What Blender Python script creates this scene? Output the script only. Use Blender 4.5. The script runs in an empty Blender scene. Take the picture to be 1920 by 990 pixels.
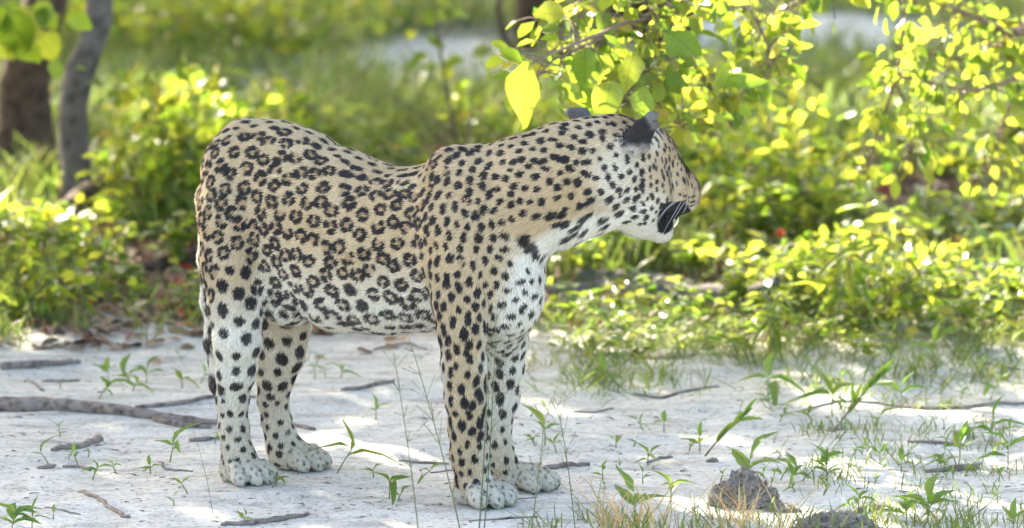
import bpy, math, random, time
import numpy as np
from mathutils import Vector, Matrix
T0 = time.time()
R = math.radians
scene = bpy.context.scene
col = scene.collection
random.seed(7)
rng = np.random.default_rng(11)

# ------------------------------------------------------------------ camera
CAM_Y, CAM_Z, PITCH, FPX = -12.0, 2.0, 0.1294, 12170.0
cam_data = bpy.data.cameras.new("camera")
cam = bpy.data.objects.new("camera", cam_data)
col.objects.link(cam)
cam.location = (0, CAM_Y, CAM_Z)
cam.rotation_euler = (math.pi / 2 - PITCH, 0, 0)
cam_data.sensor_width = 36.0
cam_data.lens = 36.0 * FPX / 1920.0
cam_data.clip_start = 0.1
cam_data.clip_end = 2000
cam_data.dof.use_dof = True
cam_data.dof.focus_distance = 12.03
cam_data.dof.aperture_fstop = 4.6
scene.camera = cam

# ------------------------------------------------------------------ light
SUN_AZ = R(330)            # from behind and left of the frame
SUN_EL = R(30)
SUN_DIR = Vector((-0.5, 0.866, 0)) * math.cos(SUN_EL) + Vector((0, 0, math.sin(SUN_EL)))   # towards the sun
world = bpy.data.worlds.new("World")
scene.world = world
world.use_nodes = True
wn = world.node_tree
bg = wn.nodes["Background"]
sky = wn.nodes.new("ShaderNodeTexSky")
sky.sky_type = 'NISHITA'
sky.sun_disc = False
sky.sun_elevation = SUN_EL
sky.sun_rotation = SUN_AZ
sky.air_density = 1.0
sky.dust_density = 5.0
sky.ozone_density = 0.4
wn.links.new(sky.outputs[0], bg.inputs[0])
bg.inputs[1].default_value = 0.15
sun_data = bpy.data.lights.new("sun", 'SUN')
sun_data.energy = 5.0
sun_data.angle = R(0.55)
sun_data.color = (1.0, 0.90, 0.74)
sun = bpy.data.objects.new("sun", sun_data)
sun.rotation_euler = SUN_DIR.to_track_quat('Z', 'Y').to_euler()
sun.location = (-4, 8, 12)
col.objects.link(sun)
scene.view_settings.view_transform = 'Standard'
scene.view_settings.look = 'None'
scene.view_settings.exposure = 2.7
scene.view_settings.gamma = 1
scene.render.engine = 'CYCLES'
scene.cycles.max_bounces = 8
scene.cycles.transparent_max_bounces = 16
scene.cycles.use_denoising = True

# ------------------------------------------------------------------ helpers
def P(px, py, y):
    """world point seen at photograph pixel px,py that lies at depth y"""
    a = (px - 960) / FPX; b = -(py - 495) / FPX
    dy = math.cos(PITCH) + b * math.sin(PITCH)
    dz = -math.sin(PITCH) + b * math.cos(PITCH)
    t = (y - CAM_Y) / dy
    return Vector((a * t, y, CAM_Z + dz * t))
def G(px, py, z=0.0):
    """ground point under photograph pixel px,py"""
    a = (px - 960) / FPX; b = -(py - 495) / FPX
    dy = math.cos(PITCH) + b * math.sin(PITCH)
    dz = -math.sin(PITCH) + b * math.cos(PITCH)
    t = (z - CAM_Z) / dz
    return Vector((a * t, CAM_Y + dy * t, z))
def proj(X):
    """photograph pixel of world points X (n,3)"""
    x = X[:, 0]; y = X[:, 1] - CAM_Y; z = X[:, 2] - CAM_Z
    f = y * math.cos(PITCH) - z * math.sin(PITCH)
    u = y * math.sin(PITCH) + z * math.cos(PITCH)
    return 960 + FPX * x / f, 495 - FPX * u / f
def mesh_from(name, V, F, mat=None, smooth=True):
    me = bpy.data.meshes.new(name)
    V = np.asarray(V, dtype=np.float32).reshape(-1, 3)
    F = np.asarray(F, dtype=np.int32)
    n, k = F.shape
    me.vertices.add(len(V)); me.vertices.foreach_set('co', V.ravel())
    me.loops.add(n * k); me.loops.foreach_set('vertex_index', F.ravel())
    me.polygons.add(n)
    me.polygons.foreach_set('loop_start', np.arange(0, n * k, k, dtype=np.int32))
    try:
        me.polygons.foreach_set('loop_total', np.full(n, k, dtype=np.int32))
    except Exception:
        pass
    me.polygons.foreach_set('use_smooth', np.full(n, smooth, dtype=bool))
    me.update(calc_edges=True)
    if mat: me.materials.append(mat)
    return me
def link(name, me, parent=None, loc=None):
    o = bpy.data.objects.new(name, me)
    col.objects.link(o)
    if parent: o.parent = parent
    if loc is not None: o.location = loc
    return o
def tag(o, label=None, cat=None, group=None, kind=None):
    if label: o['label'] = label
    if cat: o['category'] = cat
    if group: o['group'] = group
    if kind: o['kind'] = kind
    return o
def set_colors(me, cols, name='coat'):
    at = me.color_attributes.new(name, 'FLOAT_COLOR', 'POINT')
    c = np.ones((len(cols), 4), dtype=np.float32); c[:, :3] = cols
    at.data.foreach_set('color', c.ravel())
def new_mat(name):
    m = bpy.data.materials.new(name); m.use_nodes = True
    nt = m.node_tree
    return m, nt, nt.nodes["Principled BSDF"]
def N(nt, kind, **kw):
    n = nt.nodes.new(kind)
    for k, v in kw.items():
        if k.startswith('i_'):
            key = k[2:]
            key = int(key) if key.isdigit() else key
            n.inputs[key].default_value = v
        else:
            setattr(n, k, v)
    return n
def ramp(nt, stops, fac=None):
    r = nt.nodes.new('ShaderNodeValToRGB')
    els = r.color_ramp.elements
    while len(els) < len(stops): els.new(0.5)
    for e, (p, c) in zip(els, stops):
        e.position = p
        e.color = (*c, 1) if isinstance(c, tuple) else (c, c, c, 1)
    if fac is not None: nt.links.new(fac, r.inputs[0])
    return r
def mixc(nt, fac, a, b, mode='MIX'):
    m = nt.nodes.new('ShaderNodeMix'); m.data_type = 'RGBA'; m.blend_type = mode
    for i, v in ((0, fac), (6, a), (7, b)):
        if isinstance(v, (int, float)): m.inputs[i].default_value = v
        elif isinstance(v, tuple): m.inputs[i].default_value = (*v, 1)
        else: nt.links.new(v, m.inputs[i])
    return m.outputs[2]

# numpy value noise
_perm = np.random.default_rng(5).random((64, 64, 64)).astype(np.float32)
def vnoise(X, scale):
    p = np.asarray(X, dtype=np.float64) / scale + 1000.0
    i = np.floor(p).astype(np.int64); f = p - i; f = f * f * (3 - 2 * f)
    out = 0
    for a in (0, 1):
        for b in (0, 1):
            for c in (0, 1):
                w = (f[:, 0] if a else 1 - f[:, 0]) * (f[:, 1] if b else 1 - f[:, 1]) * (f[:, 2] if c else 1 - f[:, 2])
                out = out + w * _perm[(i[:, 0] + a) % 64, (i[:, 1] + b) % 64, (i[:, 2] + c) % 64]
    return out * 2 - 1
def sstep(a, b, x):
    t = np.clip((x - a) / (b - a), 0, 1); return t * t * (3 - 2 * t)

# ================================================================== LEOPARD
YAW = R(30)
BF = np.array([math.cos(YAW), -math.sin(YAW), 0.0])     # body forward
BL = np.array([-math.sin(YAW), -math.cos(YAW), 0.0])    # towards the near flank
UP = np.array([0, 0, 1.0])
LO = np.array([-0.68, -0.30, -0.02]); HI = np.array([0.42, 0.42, 0.76]); STEP = 0.005
NG = np.ceil((HI - LO) / STEP).astype(int) + 1
grid = np.full(NG, 1.0, dtype=np.float32)
pid = np.zeros(NG, dtype=np.uint8)
best = np.full(NG, 1.0, dtype=np.float32)
gx = [LO[i] + STEP * np.arange(NG[i]) for i in range(3)]
def smin(a, b, k):
    h = np.maximum(k - np.abs(a - b), 0) / k
    return np.minimum(a, b) - h * h * k * 0.25
def capsule(A, B, rA, rB, L, U, ident, k=0.03, sub=False):
    """tapered tube A-B whose section is an ellipse: r = (side, up); L,U are the section axes"""
    A = np.array(A, float); B = np.array(B, float)
    rA = np.array(rA, float); rB = np.array(rB, float)
    rm = max(rA.max(), rB.max()) + 0.045
    lo = np.maximum(((np.minimum(A, B) - rm - LO) / STEP).astype(int), 0)
    hi = np.minimum(((np.maximum(A, B) + rm - LO) / STEP).astype(int) + 2, NG)
    if (hi <= lo).any(): return
    sl = tuple(slice(lo[i], hi[i]) for i in range(3))
    X = gx[0][sl[0]][:, None, None]; Y = gx[1][sl[1]][None, :, None]; Z = gx[2][sl[2]][None, None, :]
    d = B - A; dd = float(d @ d)
    px, py, pz = X - A[0], Y - A[1], Z - A[2]
    t = np.clip((px * d[0] + py * d[1] + pz * d[2]) / dd, 0, 1) if dd > 1e-12 else np.zeros(px.shape[:1] + py.shape[1:2] + pz.shape[2:])
    wx, wy, wz = px - t * d[0], py - t * d[1], pz - t * d[2]
    W = np.cross(L, U)
    rl = rA[0] + (rB[0] - rA[0]) * t; ru = rA[1] + (rB[1] - rA[1]) * t
    if len(rA) > 2: rw = rA[2] + (rB[2] - rA[2]) * t
    else: rw = np.minimum(rl, ru)
    a = (wx * L[0] + wy * L[1] + wz * L[2]) / rl
    b = (wx * U[0] + wy * U[1] + wz * U[2]) / ru
    c = (wx * W[0] + wy * W[1] + wz * W[2]) / rw
    s = np.sqrt(a * a + b * b + c * c)
    # scale the gradient towards a true distance
    g = np.sqrt((a / rl) ** 2 + (b / ru) ** 2 + (c / rw) ** 2) / np.maximum(s, 1e-6)
    dist = ((s - 1) / np.maximum(g, 1e-6)).astype(np.float32)
    dist = np.clip(dist, -0.2, 0.2)
    if sub:
        grid[sl] = -smin(-grid[sl], dist, k); return
    m = dist < best[sl]
    best[sl][m] = dist[m]; pid[sl][m] = ident
    grid[sl] = smin(grid[sl], dist, k)
def V3(q): return np.array(P(*q))
def chain(pts, ident, L=BL, U=UP, k=0.03, grow=0.0):
    """pts: (px, py, depth, r_side, r_up) in photo pixels = millimetres"""
    for p, q in zip(pts[:-1], pts[1:]):
        capsule(V3(p[:3]), V3(q[:3]), (np.array(p[3:]) + grow) / 1000, (np.array(q[3:]) + grow) / 1000, L, U, ident, k)
TORSO, HINDN, HINDF, FRONTN, FRONTF, NECK, HEAD, TAIL, EARN, EARF, JAW, PAW = range(12)

chain([(440, 330, .205, 62, 78), (466, 316, .20, 68, 88), (520, 345, .165, 84, 118), (580, 410, .13, 100, 164), (645, 450, .09, 110, 168),
       (725, 470, .045, 112, 150), (800, 465, .0, 108, 148), (870, 450, -.04, 100, 158), (925, 455, -.07, 88, 152)], TORSO, k=0.03)
chain([(925, 470, -.07, 84, 116), (950, 515, -.085, 62, 92)], TORSO, k=0.04)
chain([(944, 565, -.065, 58, 66), (938, 610, -.03, 50, 50)], TORSO, k=0.05)
# groin fold
chain([(500, 480, .15, 50, 70), (545, 560, .14, 60, 50)], TORSO, k=0.03)
# near hind leg: round sections, the axes are image axes
X3 = np.array([1.0, 0, 0]); Y3 = np.array([0, 1.0, 0])
def leg(pts, ident, k):
    # r given as (side in picture, depth)
    for p, q in zip(pts[:-1], pts[1:]):
        capsule(V3(p[:3]), V3(q[:3]), np.array(p[3:]) / 1000, np.array(q[3:]) / 1000, X3, Y3, ident, k)
leg([(450, 315, .165, 68, 62), (435, 400, .135, 60, 58), (438, 500, .12, 56, 52), (443, 570, .11, 48, 44), (445, 640, .11, 42, 36),
     (442, 700, .125, 33, 29), (436, 748, .145, 26, 26), (438, 800, .15, 24, 22), (446, 850, .145, 26, 24), (450, 872, .14, 28, 26)], HINDN, 0.022)
leg([(428, 380, .15, 52, 40), (434, 470, .13, 50, 40)], HINDN, 0.02)
leg([(515, 440, .26, 56, 52), (524, 540, .26, 54, 48), (533, 610, .26, 47, 42), (529, 665, .26, 40, 34),
     (517, 708, .275, 31, 28), (512, 750, .29, 25, 24), (519, 792, .295, 24, 22), (531, 832, .295, 28, 24), (540, 850, .29, 30, 26)], HINDF, 0.022)
# near front leg
leg([(862, 340, -.080, 52, 40), (880, 420, -.115, 70, 46), (872, 500, -.132, 64, 50)], FRONTN, 0.045)
leg([(872, 500, -.132, 64, 50), (864, 565, -.14, 50, 46), (867, 620, -.15, 42, 42),
     (870, 690, -.145, 39, 36), (874, 746, -.14, 36, 32), (877, 800, -.13, 33, 28), (880, 853, -.122, 32, 28), (886, 895, -.12, 33, 28)], FRONTN, 0.018)
leg([(842, 308, -.070, 22, 30), (862, 420, -.110, 48, 40)], FRONTN, 0.045)
leg([(950, 560, .0, 40, 45), (948, 640, .01, 38, 38), (943, 690, .03, 36, 34), (936, 746, .045, 34, 30), (926, 792, .052, 31, 27),
     (925, 830, .056, 31, 26), (936, 862, .055, 33, 27)], FRONTF, 0.018)
# neck
chain([(915, 385, -.065, 84, 112), (985, 368, -.085, 76, 108), (1055, 345, -.075, 73, 108), (1120, 326, -.055, 70, 100), (1150, 318, -.045, 70, 94)], NECK, k=0.035)
# head
HT = R(44)
HF = np.array([math.cos(HT) * .995, math.sin(HT) * .995, -0.10]); HF /= np.linalg.norm(HF)
HL = np.array([math.sin(HT), -math.cos(HT), 0.0])      # towards the near cheek
HU = np.cross(HF, HL) * -1
if HU[2] < 0: HU = -HU
HC = V3((1168, 305, -.045))
def hp(f, l, u): return HC + HF * f + HL * l + HU * u
def hblob(f, l, u, rl, ru, rf, ident=HEAD, k=0.02, sub=False):
    capsule(hp(f, l, u), hp(f, l, u) + HF * 1e-5, (rl, ru, rf), (rl, ru, rf), HL, HU, ident, k, sub)
hblob(0, 0, 0, .070, .078, .088, k=.03)
hblob(.062, 0, .010, .052, .046, .056)
hblob(.035, .030, -.050, .044, .055, .056)
hblob(.035, -.030, -.050, .044, .055, .056)
capsule(hp(.085, 0, .004), hp(.170, 0, -.034), (.034, .032), (.025, .022), HL, HU, HEAD, .03)
hblob(.108, .020, -.022, .026, .028, .036, k=.02)
hblob(.108, -.020, -.022, .026, .028, .036, k=.02)
hblob(.148, .015, -.064, .030, .026, .036, k=.015)
hblob(.148, -.015, -.064, .030, .026, .036, k=.015)
hblob(.112, 0, -.050, .040, .036, .040)
hblob(.184, 0, -.048, .014, .011, .012, k=.012)
hblob(.052, 0, .030, .048, .040, .050, k=.03)
hblob(.100, .030, -.052, .026, .036, .036, k=.02)
hblob(.100, -.030, -.052, .026, .036, .036, k=.02)
hblob(.150, .020, -.046, .018, .020, .030, k=.02)
hblob(.150, -.020, -.046, .018, .020, .030, k=.02)
# brow ridges
hblob(.098, .026, .012, .018, .010, .018, k=.012)
hblob(.098, -.026, .012, .018, .010, .018, k=.012)
# lower jaw, dropped open
capsule(hp(.035, 0, -.098), hp(.112, 0, -.124), (.042, .028), (.024, .022), HL, HU, JAW, .015)
capsule(hp(.02, 0, -.075), hp(.055, 0, -.100), (.052, .040), (.040, .032), HL, HU, JAW, .03)
hblob(.112, 0, -.098, .025, .022, .022, ident=JAW, k=.012)
hblob(.128, 0, -.090, .022, .014, .022, ident=JAW, k=.012)
# mouth cavity carved between muzzle and jaw
capsule(hp(.156, 0, -.106), hp(.192, 0, -.104), (.040, .0050), (.060, .010), HL, HU, JAW, .006, sub=True)
# ears: near one seen from behind, far one behind the crown
en = V3((1200, 262, -.115)); tipn = V3((1222, 214, -.112))
capsule(V3((1194, 274, -.108)), V3((1210, 238, -.114)), (.030, .014), (.024, .011), X3, Y3, EARN, .008)
capsule(V3((1180, 262, -.10)), V3((1206, 232, -.112)), (.014, .012), (.016, .009), X3, Y3, EARN, .008)
capsule(V3((1212, 236, -.116)), V3((1223, 216, -.114)), (.020, .010), (.014, .007), X3, Y3, EARN, .008)
capsule(V3((1212, 236, -.114)), V3((1229, 234, -.112)), (.014, .008), (.0085, .006), X3, Y3, EARN, .004)
capsule(V3((1094, 238, .02)), V3((1083, 212, .022)), (.034, .014), (.025, .009), X3, Y3, EARF, .010)
capsule(V3((1083, 214, .022)), V3((1074, 210, .022)), (.018, .008), (.014, .007), X3, Y3, EARF, .006)
capsule(V3((1083, 214, .022)), V3((1093, 209, .022)), (.014, .008), (.012, .006), X3, Y3, EARF, .006)
# tail
tp = [(420, 310, .250, 30), (396, 370, .272, 24), (393, 480, .285, 19), (398, 560, .285, 19), (405, 640, .28, 19), (414, 715, .28, 18), (428, 775, .27, 16), (446, 815, .265, 13)]
for p, q in zip(tp[:-1], tp[1:]):
    capsule(V3(p[:3]), V3(q[:3]), (p[3] / 1000,) * 2, (q[3] / 1000,) * 2, X3, Y3, TAIL, .015)
# paws
def paw(px, py, size=1.0, yaw=YAW, ident=PAW):
    g = np.array(G(px, py)); f = np.array([math.cos(yaw), -math.sin(yaw), 0]); l = np.array([-math.sin(yaw), -math.cos(yaw), 0])
    s = size
    c = g + UP * .020 * s
    capsule(c - f * .014 * s, c + f * .016 * s + UP * .006, (.034 * s, .025 * s), (.033 * s, .024 * s), l, UP, ident, .02)
    for o, fo in ((-.035, .038), (-.0125, .054), (.0125, .054), (.035, .038)):
        a = c + f * (fo - .016) * s + l * o * s + UP * .006
        b = c + f * (fo + .004) * s + l * o * 1.12 * s - UP * .004
        capsule(a, b, (.0130 * s, .0185 * s), (.0126 * s, .0155 * s), l, UP, ident, .0016)
PAWS = [(893, 948, 1.14, R(40)), (974, 919, 1.10, R(20)), (452, 906, 1.05, R(46)), (547, 880.5, 1.10, R(24))]
for a in PAWS: paw(*a)
# flat pads on the ground
zz = gx[2][None, None, :]
grid[:] = np.maximum(grid, (0.002 - zz).astype(np.float32))

# ---- surface nets
def surface_nets(D):
    ins = D < 0
    nx, ny, nz = D.shape
    c = ins[:-1, :-1, :-1].astype(np.uint8)
    cnt = np.zeros((nx - 1, ny - 1, nz - 1), np.uint8)
    for a in (0, 1):
        for b in (0, 1):
            for e in (0, 1):
                cnt += ins[a:nx - 1 + a, b:ny - 1 + b, e:nz - 1 + e]
    act = (cnt > 0) & (cnt < 8)
    I, J, K = np.nonzero(act)
    idx = np.full(act.shape, -1, np.int64); idx[I, J, K] = np.arange(len(I))
    acc = np.zeros((len(I), 3)); n = np.zeros(len(I))
    cor = [(a, b, e) for a in (0, 1) for b in (0, 1) for e in (0, 1)]
    for p in cor:
        for ax in range(3):
            if p[ax]: continue
            q = list(p); q[ax] = 1
            d0 = D[I + p[0], J + p[1], K + p[2]]; d1 = D[I + q[0], J + q[1], K + q[2]]
            m = (d0 < 0) != (d1 < 0)
            t = d0[m] / (d0[m] - d1[m])
            off = np.tile(np.array(p, float), (m.sum(), 1)); off[:, ax] = t
            acc[m] += off; n[m] += 1
    V = acc / n[:, None] + np.stack([I, J, K], 1)
    F = []
    for ax in range(3):
        o1, o2 = [(1, 2), (2, 0), (0, 1)][ax]
        sl0 = [slice(None)] * 3; sl1 = [slice(None)] * 3
        sl0[ax] = slice(0, -1); sl1[ax] = slice(1, None)
        a = ins[tuple(sl0)]; b = ins[tuple(sl1)]
        E = np.argwhere(a != b)
        ok = (E[:, o1] > 0) & (E[:, o2] > 0) & (E[:, o1] < D.shape[o1] - 1) & (E[:, o2] < D.shape[o2] - 1)
        E = E[ok]
        fl = a[tuple(E.T)]
        def cell(d1, d2):
            e = E.copy(); e[:, o1] -= d1; e[:, o2] -= d2
            return idx[e[:, 0], e[:, 1], e[:, 2]]
        q = np.stack([cell(1, 1), cell(0, 1), cell(0, 0), cell(1, 0)], 1)
        q[~fl] = q[~fl][:, ::-1]
        F.append(q)
    return V, np.concatenate(F)
LV, LF = surface_nets(grid)
LV = LV * STEP + LO
# keep vertex order, relax lightly
def vnormals(V, F):
    a = V[F[:, 2]] - V[F[:, 0]]; b = V[F[:, 3]] - V[F[:, 1]]
    n = np.cross(a, b)
    out = np.zeros_like(V)
    for i in range(4):
        for j in range(3): out[:, j] += np.bincount(F[:, i], n[:, j], len(V))
    return out / np.maximum(np.linalg.norm(out, axis=1, keepdims=True), 1e-12)
def nb_mean(Q, F, nV):
    acc = np.zeros((nV, Q.shape[1])); cn = np.zeros(nV)
    for i in range(4):
        j = (i + 1) % 4
        for (s, t) in ((i, j), (j, i)):
            for c in range(Q.shape[1]): acc[:, c] += np.bincount(F[:, s], Q[F[:, t], c], nV)
            cn += np.bincount(F[:, s], None, nV)
    return acc / np.maximum(cn, 1)[:, None]
for _ in range(2):
    LV = LV * .5 + nb_mean(LV, LF, len(LV)) * .5
LN = vnormals(LV, LF)
gi = np.clip(np.round((LV - LO) / STEP).astype(int), 0, NG - 1)
LI = pid[gi[:, 0], gi[:, 1], gi[:, 2]]
LU, LVV = proj(LV)
print('leopard mesh', len(LV), len(LF), round(time.time() - T0, 1))

# ---- coat: where it is pale
def blobs_w(u, v, L):
    w = np.zeros(len(u))
    for (a, b, ra, rb, s) in L:
        w = np.maximum(w, s * np.exp(-np.clip(((u - a) / ra) ** 2 + ((v - b) / rb) ** 2, 0, 40) ** 1.5 * .7))
    return w
def seg_d(u, v, pts):
    d = np.full(len(u), 1e9)
    for (x0, y0), (x1, y1) in zip(pts[:-1], pts[1:]):
        t = np.clip(((u - x0) * (x1 - x0) + (v - y0) * (y1 - y0)) / ((x1 - x0) ** 2 + (y1 - y0) ** 2), 0, 1)
        d = np.minimum(d, np.hypot(u - x0 - t * (x1 - x0), v - y0 - t * (y1 - y0)))
    return d
def base_coat(X, Nn, I):
    u, v = proj(X)
    nz = Nn[:, 2]
    w = np.zeros(len(u))
    far = I == FRONTF
    t = (I == TORSO)
    w = np.maximum(w, t * sstep(500, 690, v) * .95)
    w = np.maximum(w, t * sstep(.1, -.6, nz) * .9)
    w = np.maximum(w, t * sstep(560, 520, u) * sstep(440, 560, v) * .7)
    ch = ((I == TORSO) | (I == NECK) | (I == FRONTN) | (I == FRONTF)) & (u > 880)
    line = 940 + (v - 450) * -.28          # border of the white bib
    w = np.maximum(w, ch * sstep(-18, 22, u - np.where(v < 470, 985 - (v - 470) * .6, line + 25)) * sstep(440, 470, v) * (v < 690))
    # throat
    n = (I == NECK) | (I == HEAD) | (I == JAW)
    thr = np.interp(u, [960, 1010, 1060, 1110, 1160, 1200, 1240], [470, 440, 412, 396, 388, 380, 385])
    w = np.maximum(w, n * sstep(-10, 14, v - thr) * (u > 940))
    w = np.maximum(w, n * blobs_w(u, v, [(1165, 330, 46, 60, .75), (1185, 370, 40, 40, .8), (1215, 410, 36, 40, 1.0), (1228, 258, 14, 30, .6), (1235, 380, 20, 22, .7)]))
    h = (I == HINDN)
    w = np.maximum(w, h * np.clip(sstep(520, 620, v) * .85 + sstep(465, 490, u) * (v > 500) * .5, 0, .95))
    w = np.where(h, w * (1 - .55 * sstep(700, 850, v)), w)
    h = (I == HINDF)
    w = np.maximum(w, h * .55)
    f = (I == FRONTN)
    w = np.maximum(w, f * sstep(892, 925, u) * sstep(560, 640, v) * .85)
    w = np.maximum(w, f * sstep(846, 828, u) * sstep(600, 700, v) * .7)
    f = (I == FRONTF)
    w = np.maximum(w, f * (.85 - .6 * sstep(760, 880, v)))
    p = (I == PAW)
    w = np.maximum(w, p * (.20 + .65 * sstep(.055, .012, X[:, 2])))
    w = np.maximum(w, (I == TAIL) * sstep(380, 480, v) * .95)
    w = np.clip(w, 0, 1)[:, None]
    tan = np.array([.50, .380, .215]); tan2 = np.array([.56, .465, .305]); white = np.array([.73, .715, .625])
    nn = vnoise(X, .05)[:, None] * .5 + .5
    c = tan * nn + tan2 * (1 - nn)
    # back is a little more ochre, legs paler
    lo = sstep(.45, .1, X[:, 2])[:, None]
    c = c * (1 - .3 * lo) + tan2 * .3 * lo * 1.08
    c = c * (1 - w) + white * w
    pw = (p * .62)[:, None]
    c = c * (1 - pw) + np.array([.50, .465, .36]) * pw
    # ears
    e = (I == EARN)
    tipw = sstep(-6, 6, (u - 1214) - (v - 232) * .55) * (v < 246)
    dark = np.array([.022, .020, .022]); grey = np.array([.17, .165, .155])
    basefade = sstep(264, 296, v + vnoise(X, .008) * 8)[:, None]
    ec = dark * (1 - tipw[:, None]) + grey * tipw[:, None]
    ed = sstep(3, 0, np.abs(np.hypot(u - 1224, v - 216) - 15)) * (u > 1222)
    ec = ec * (1 - ed[:, None] * .8) + dark * ed[:, None] * .8
    ec = ec * (1 - basefade) + np.array([.50, .48, .44]) * basefade
    c = np.where(e[:, None], ec, c)
    e = (I == EARF)
    ec = grey * .8 * np.ones_like(c)
    ring = sstep(4, 1, np.abs(v - 200))[:, None]
    ec = ec * (1 - ring) + dark * ring
    rim = sstep(197, 193, v)[:, None]
    ec = ec * (1 - rim) + np.array([.55, .48, .38]) * rim
    sidew = sstep(1068, 1062, u)[:, None]
    ec = ec * (1 - sidew) + np.array([.42, .38, .34]) * sidew
    c = np.where(e[:, None], ec, c)
    # dark fading into the pale patch below the near ear
    m = ((I == HEAD) | (I == NECK)) * np.exp(-(((u - 1192) / 17) ** 2 + ((v - 280) / 13) ** 2))
    m = np.clip(m * 1.1, 0, 1)[:, None]
    c = c * (1 - m) + dark * m
    return c, w[:, 0]

# ---- coat: spots
near = (LN @ BL)
def spot_field(u, v, I, X, Nn):
    """spacing, spot radius, ring chance, elongation, direction code"""
    if I == HEAD or I == JAW:
        if u > 1262 and v > 352 and I == HEAD: return None
        if I == JAW and (v > 405 or u > 1225): return None
        if I == JAW: return (.026, .0062, 0, 1.3, 'h')
        return (.0145, .0051, 0, 1.35, 'v') if u > 1210 else (.0190, .0062, 0, 1.2, 'v')
    if I in (EARN, EARF): return None
    if I == PAW: return (.0145, .0036, 0, 1.2, 'v')
    if I == TAIL: return (.040, .017, 0, 1.3, 'v') if v > 350 else (.034, .011, .5, 1, 'v')
    if I == NECK:
        if v > 395 and u > 1000: return (.040, .0085, 0, 1.5, 'h')
        if u < 930: return (.0225, .0080, 0, 1.35, 'v')
        return (.0220, .0074, .0, 1.15, 'h')
    if I == FRONTN:
        if v > 840: return (.0215, .0070, 0, 1.25, 'v')
        if v > 600: return (.0260, .0092, 0, 1.5, 'v')
        return (.0225, .0080, .10, 1.4, 'v')
    if I == FRONTF:
        return (.029, .0096, 0, 1.3, 'v') if v < 800 else (.022, .0068, 0, 1.2, 'v')
    if I == HINDN or I == HINDF:
        if v > 745: return (.0225, .0066, 0, 1.15, 'h')
        if v > 580: return (.0365, .0120, 0, 1.08, 'h')
        if v > 500: return (.035, .012, .5, 1.1, 'v')
        return (.0305, .0113, 1, 1.12, 'v')
    # torso
    if u > 935:
        return (.027, .0075, 0, 1.4, 'h')
    if u > 815: return (.0225, .0080, .1, 1.35, 'v')
    if v > 600: return (.038, .0112, .0, 1.6, 'h')
    if v > 540: return (.0365, .0132, .75, 1.12, 'h')
    top = np.interp(u, [400, 460, 540, 620, 700, 790, 850], [250, 222, 222, 262, 312, 326, 280])
    if v < top + 26: return (.027, .0084, .15, 1.7, 'f')
    if v < top + 60: return (.0320, .0113, .9, 1.2, 'f')
    return (.0328, .0120, 1, 1.10, 'h')
order = rng.permutation(len(LV))
acc_p = np.zeros((9000, 3)); acc_s = np.zeros(9000); na = 0
for vi in order:
    f = spot_field(LU[vi], LVV[vi], LI[vi], LV[vi], LN[vi])
    if f is None: continue
    p = LV[vi]
    if na:
        d = acc_p[:na] - p
        d2 = np.einsum('ij,ij->i', d, d)
        if (d2 < (.5 * (acc_s[:na] + f[0])) ** 2 * .66).any(): continue
    acc_p[na] = p; acc_s[na] = f[0]; na += 1
from mathutils.kdtree import KDTree
sites = acc_p[:na].copy()
sub_i = order[:40000]
for _ in range(4):
    kd = KDTree(na)
    for i in range(na): kd.insert(sites[i], i)
    kd.balance()
    own = np.array([kd.find(LV[i])[1] for i in sub_i])
    cnt_ = np.bincount(own, None, na)
    for j in range(3):
        m_ = np.bincount(own, LV[sub_i, j], na) / np.maximum(cnt_, 1)
        sites[:, j] = np.where(cnt_ > 0, m_, sites[:, j])
kd = KDTree(len(LV))
for i in range(len(LV)): kd.insert(LV[i], i)
kd.balance()
spots = []
for i in range(na):
    vi = kd.find(sites[i])[1]
    f = spot_field(LU[vi], LVV[vi], LI[vi], LV[vi], LN[vi])
    if f is not None: spots.append((vi, f))
print('spots', na, round(time.time() - T0, 1))
# every blot: centre, normal, axis a (long), ra, rb, strength ; tints are the brown hearts
blots = []; tints = []
for vi, (sp, rad, ring, el, dr) in spots:
    n = LN[vi]; p = LV[vi]
    if dr == 'v': ax = -UP * 1.0 + BF * random.uniform(-.35, .35)
    elif dr == 'h': ax = BF * 1.0 + UP * random.uniform(-.6, .3)
    else: ax = BF + UP * random.uniform(-.15, .1)
    if LI[vi] in (NECK, HEAD): ax = ax + UP * (.5 if dr == 'h' else 0) + BF * (.45 if LI[vi] == HEAD else 0)
    ax = ax - n * (ax @ n); ax /= max(np.linalg.norm(ax), 1e-6)
    bx = np.cross(n, ax)
    if random.random() < ring:
        nl = random.choice((3, 4, 4, 5, 5)) if rad > .0112 else random.choice((3, 4, 4))
        a0 = random.uniform(0, 6.28)
        rr = rad * random.uniform(.76, .88)
        gap = random.random() < .35
        for j in range(nl):
            if gap and j == 0 and nl > 3: continue
            th = a0 + 6.283 * j / nl + random.uniform(-.25, .25)
            q = p + (ax * math.cos(th) * el + bx * math.sin(th) / el) * rr * random.uniform(.93, 1.07)
            tx = -ax * math.sin(th) + bx * math.cos(th)
            s = rad * random.uniform(.46, .57) * (4.2 / nl) ** .5
            blots.append((q, n, tx, s * random.uniform(1.15, 1.6), s * random.uniform(.76, .95), 1))
        tints.append((p, rr * .95))
    else:
        s = rad * random.uniform(.72, 1.15)
        st = .75 if (LI[vi] == PAW) else 1
        e = el * random.uniform(.8, 1.2)
        blots.append((p, n, ax, s * math.sqrt(e), s / math.sqrt(e), st))
        if random.random() < (0 if LI[vi] in (HINDN, HINDF, PAW) else .06 if rad > .012 else .24):
            q = p + ax * s * random.uniform(.9, 1.2) * random.choice((-1, 1)) + bx * s * random.uniform(-.5, .5)
            blots.append((q, n, ax, s * .85, s * .7, 1))
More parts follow.
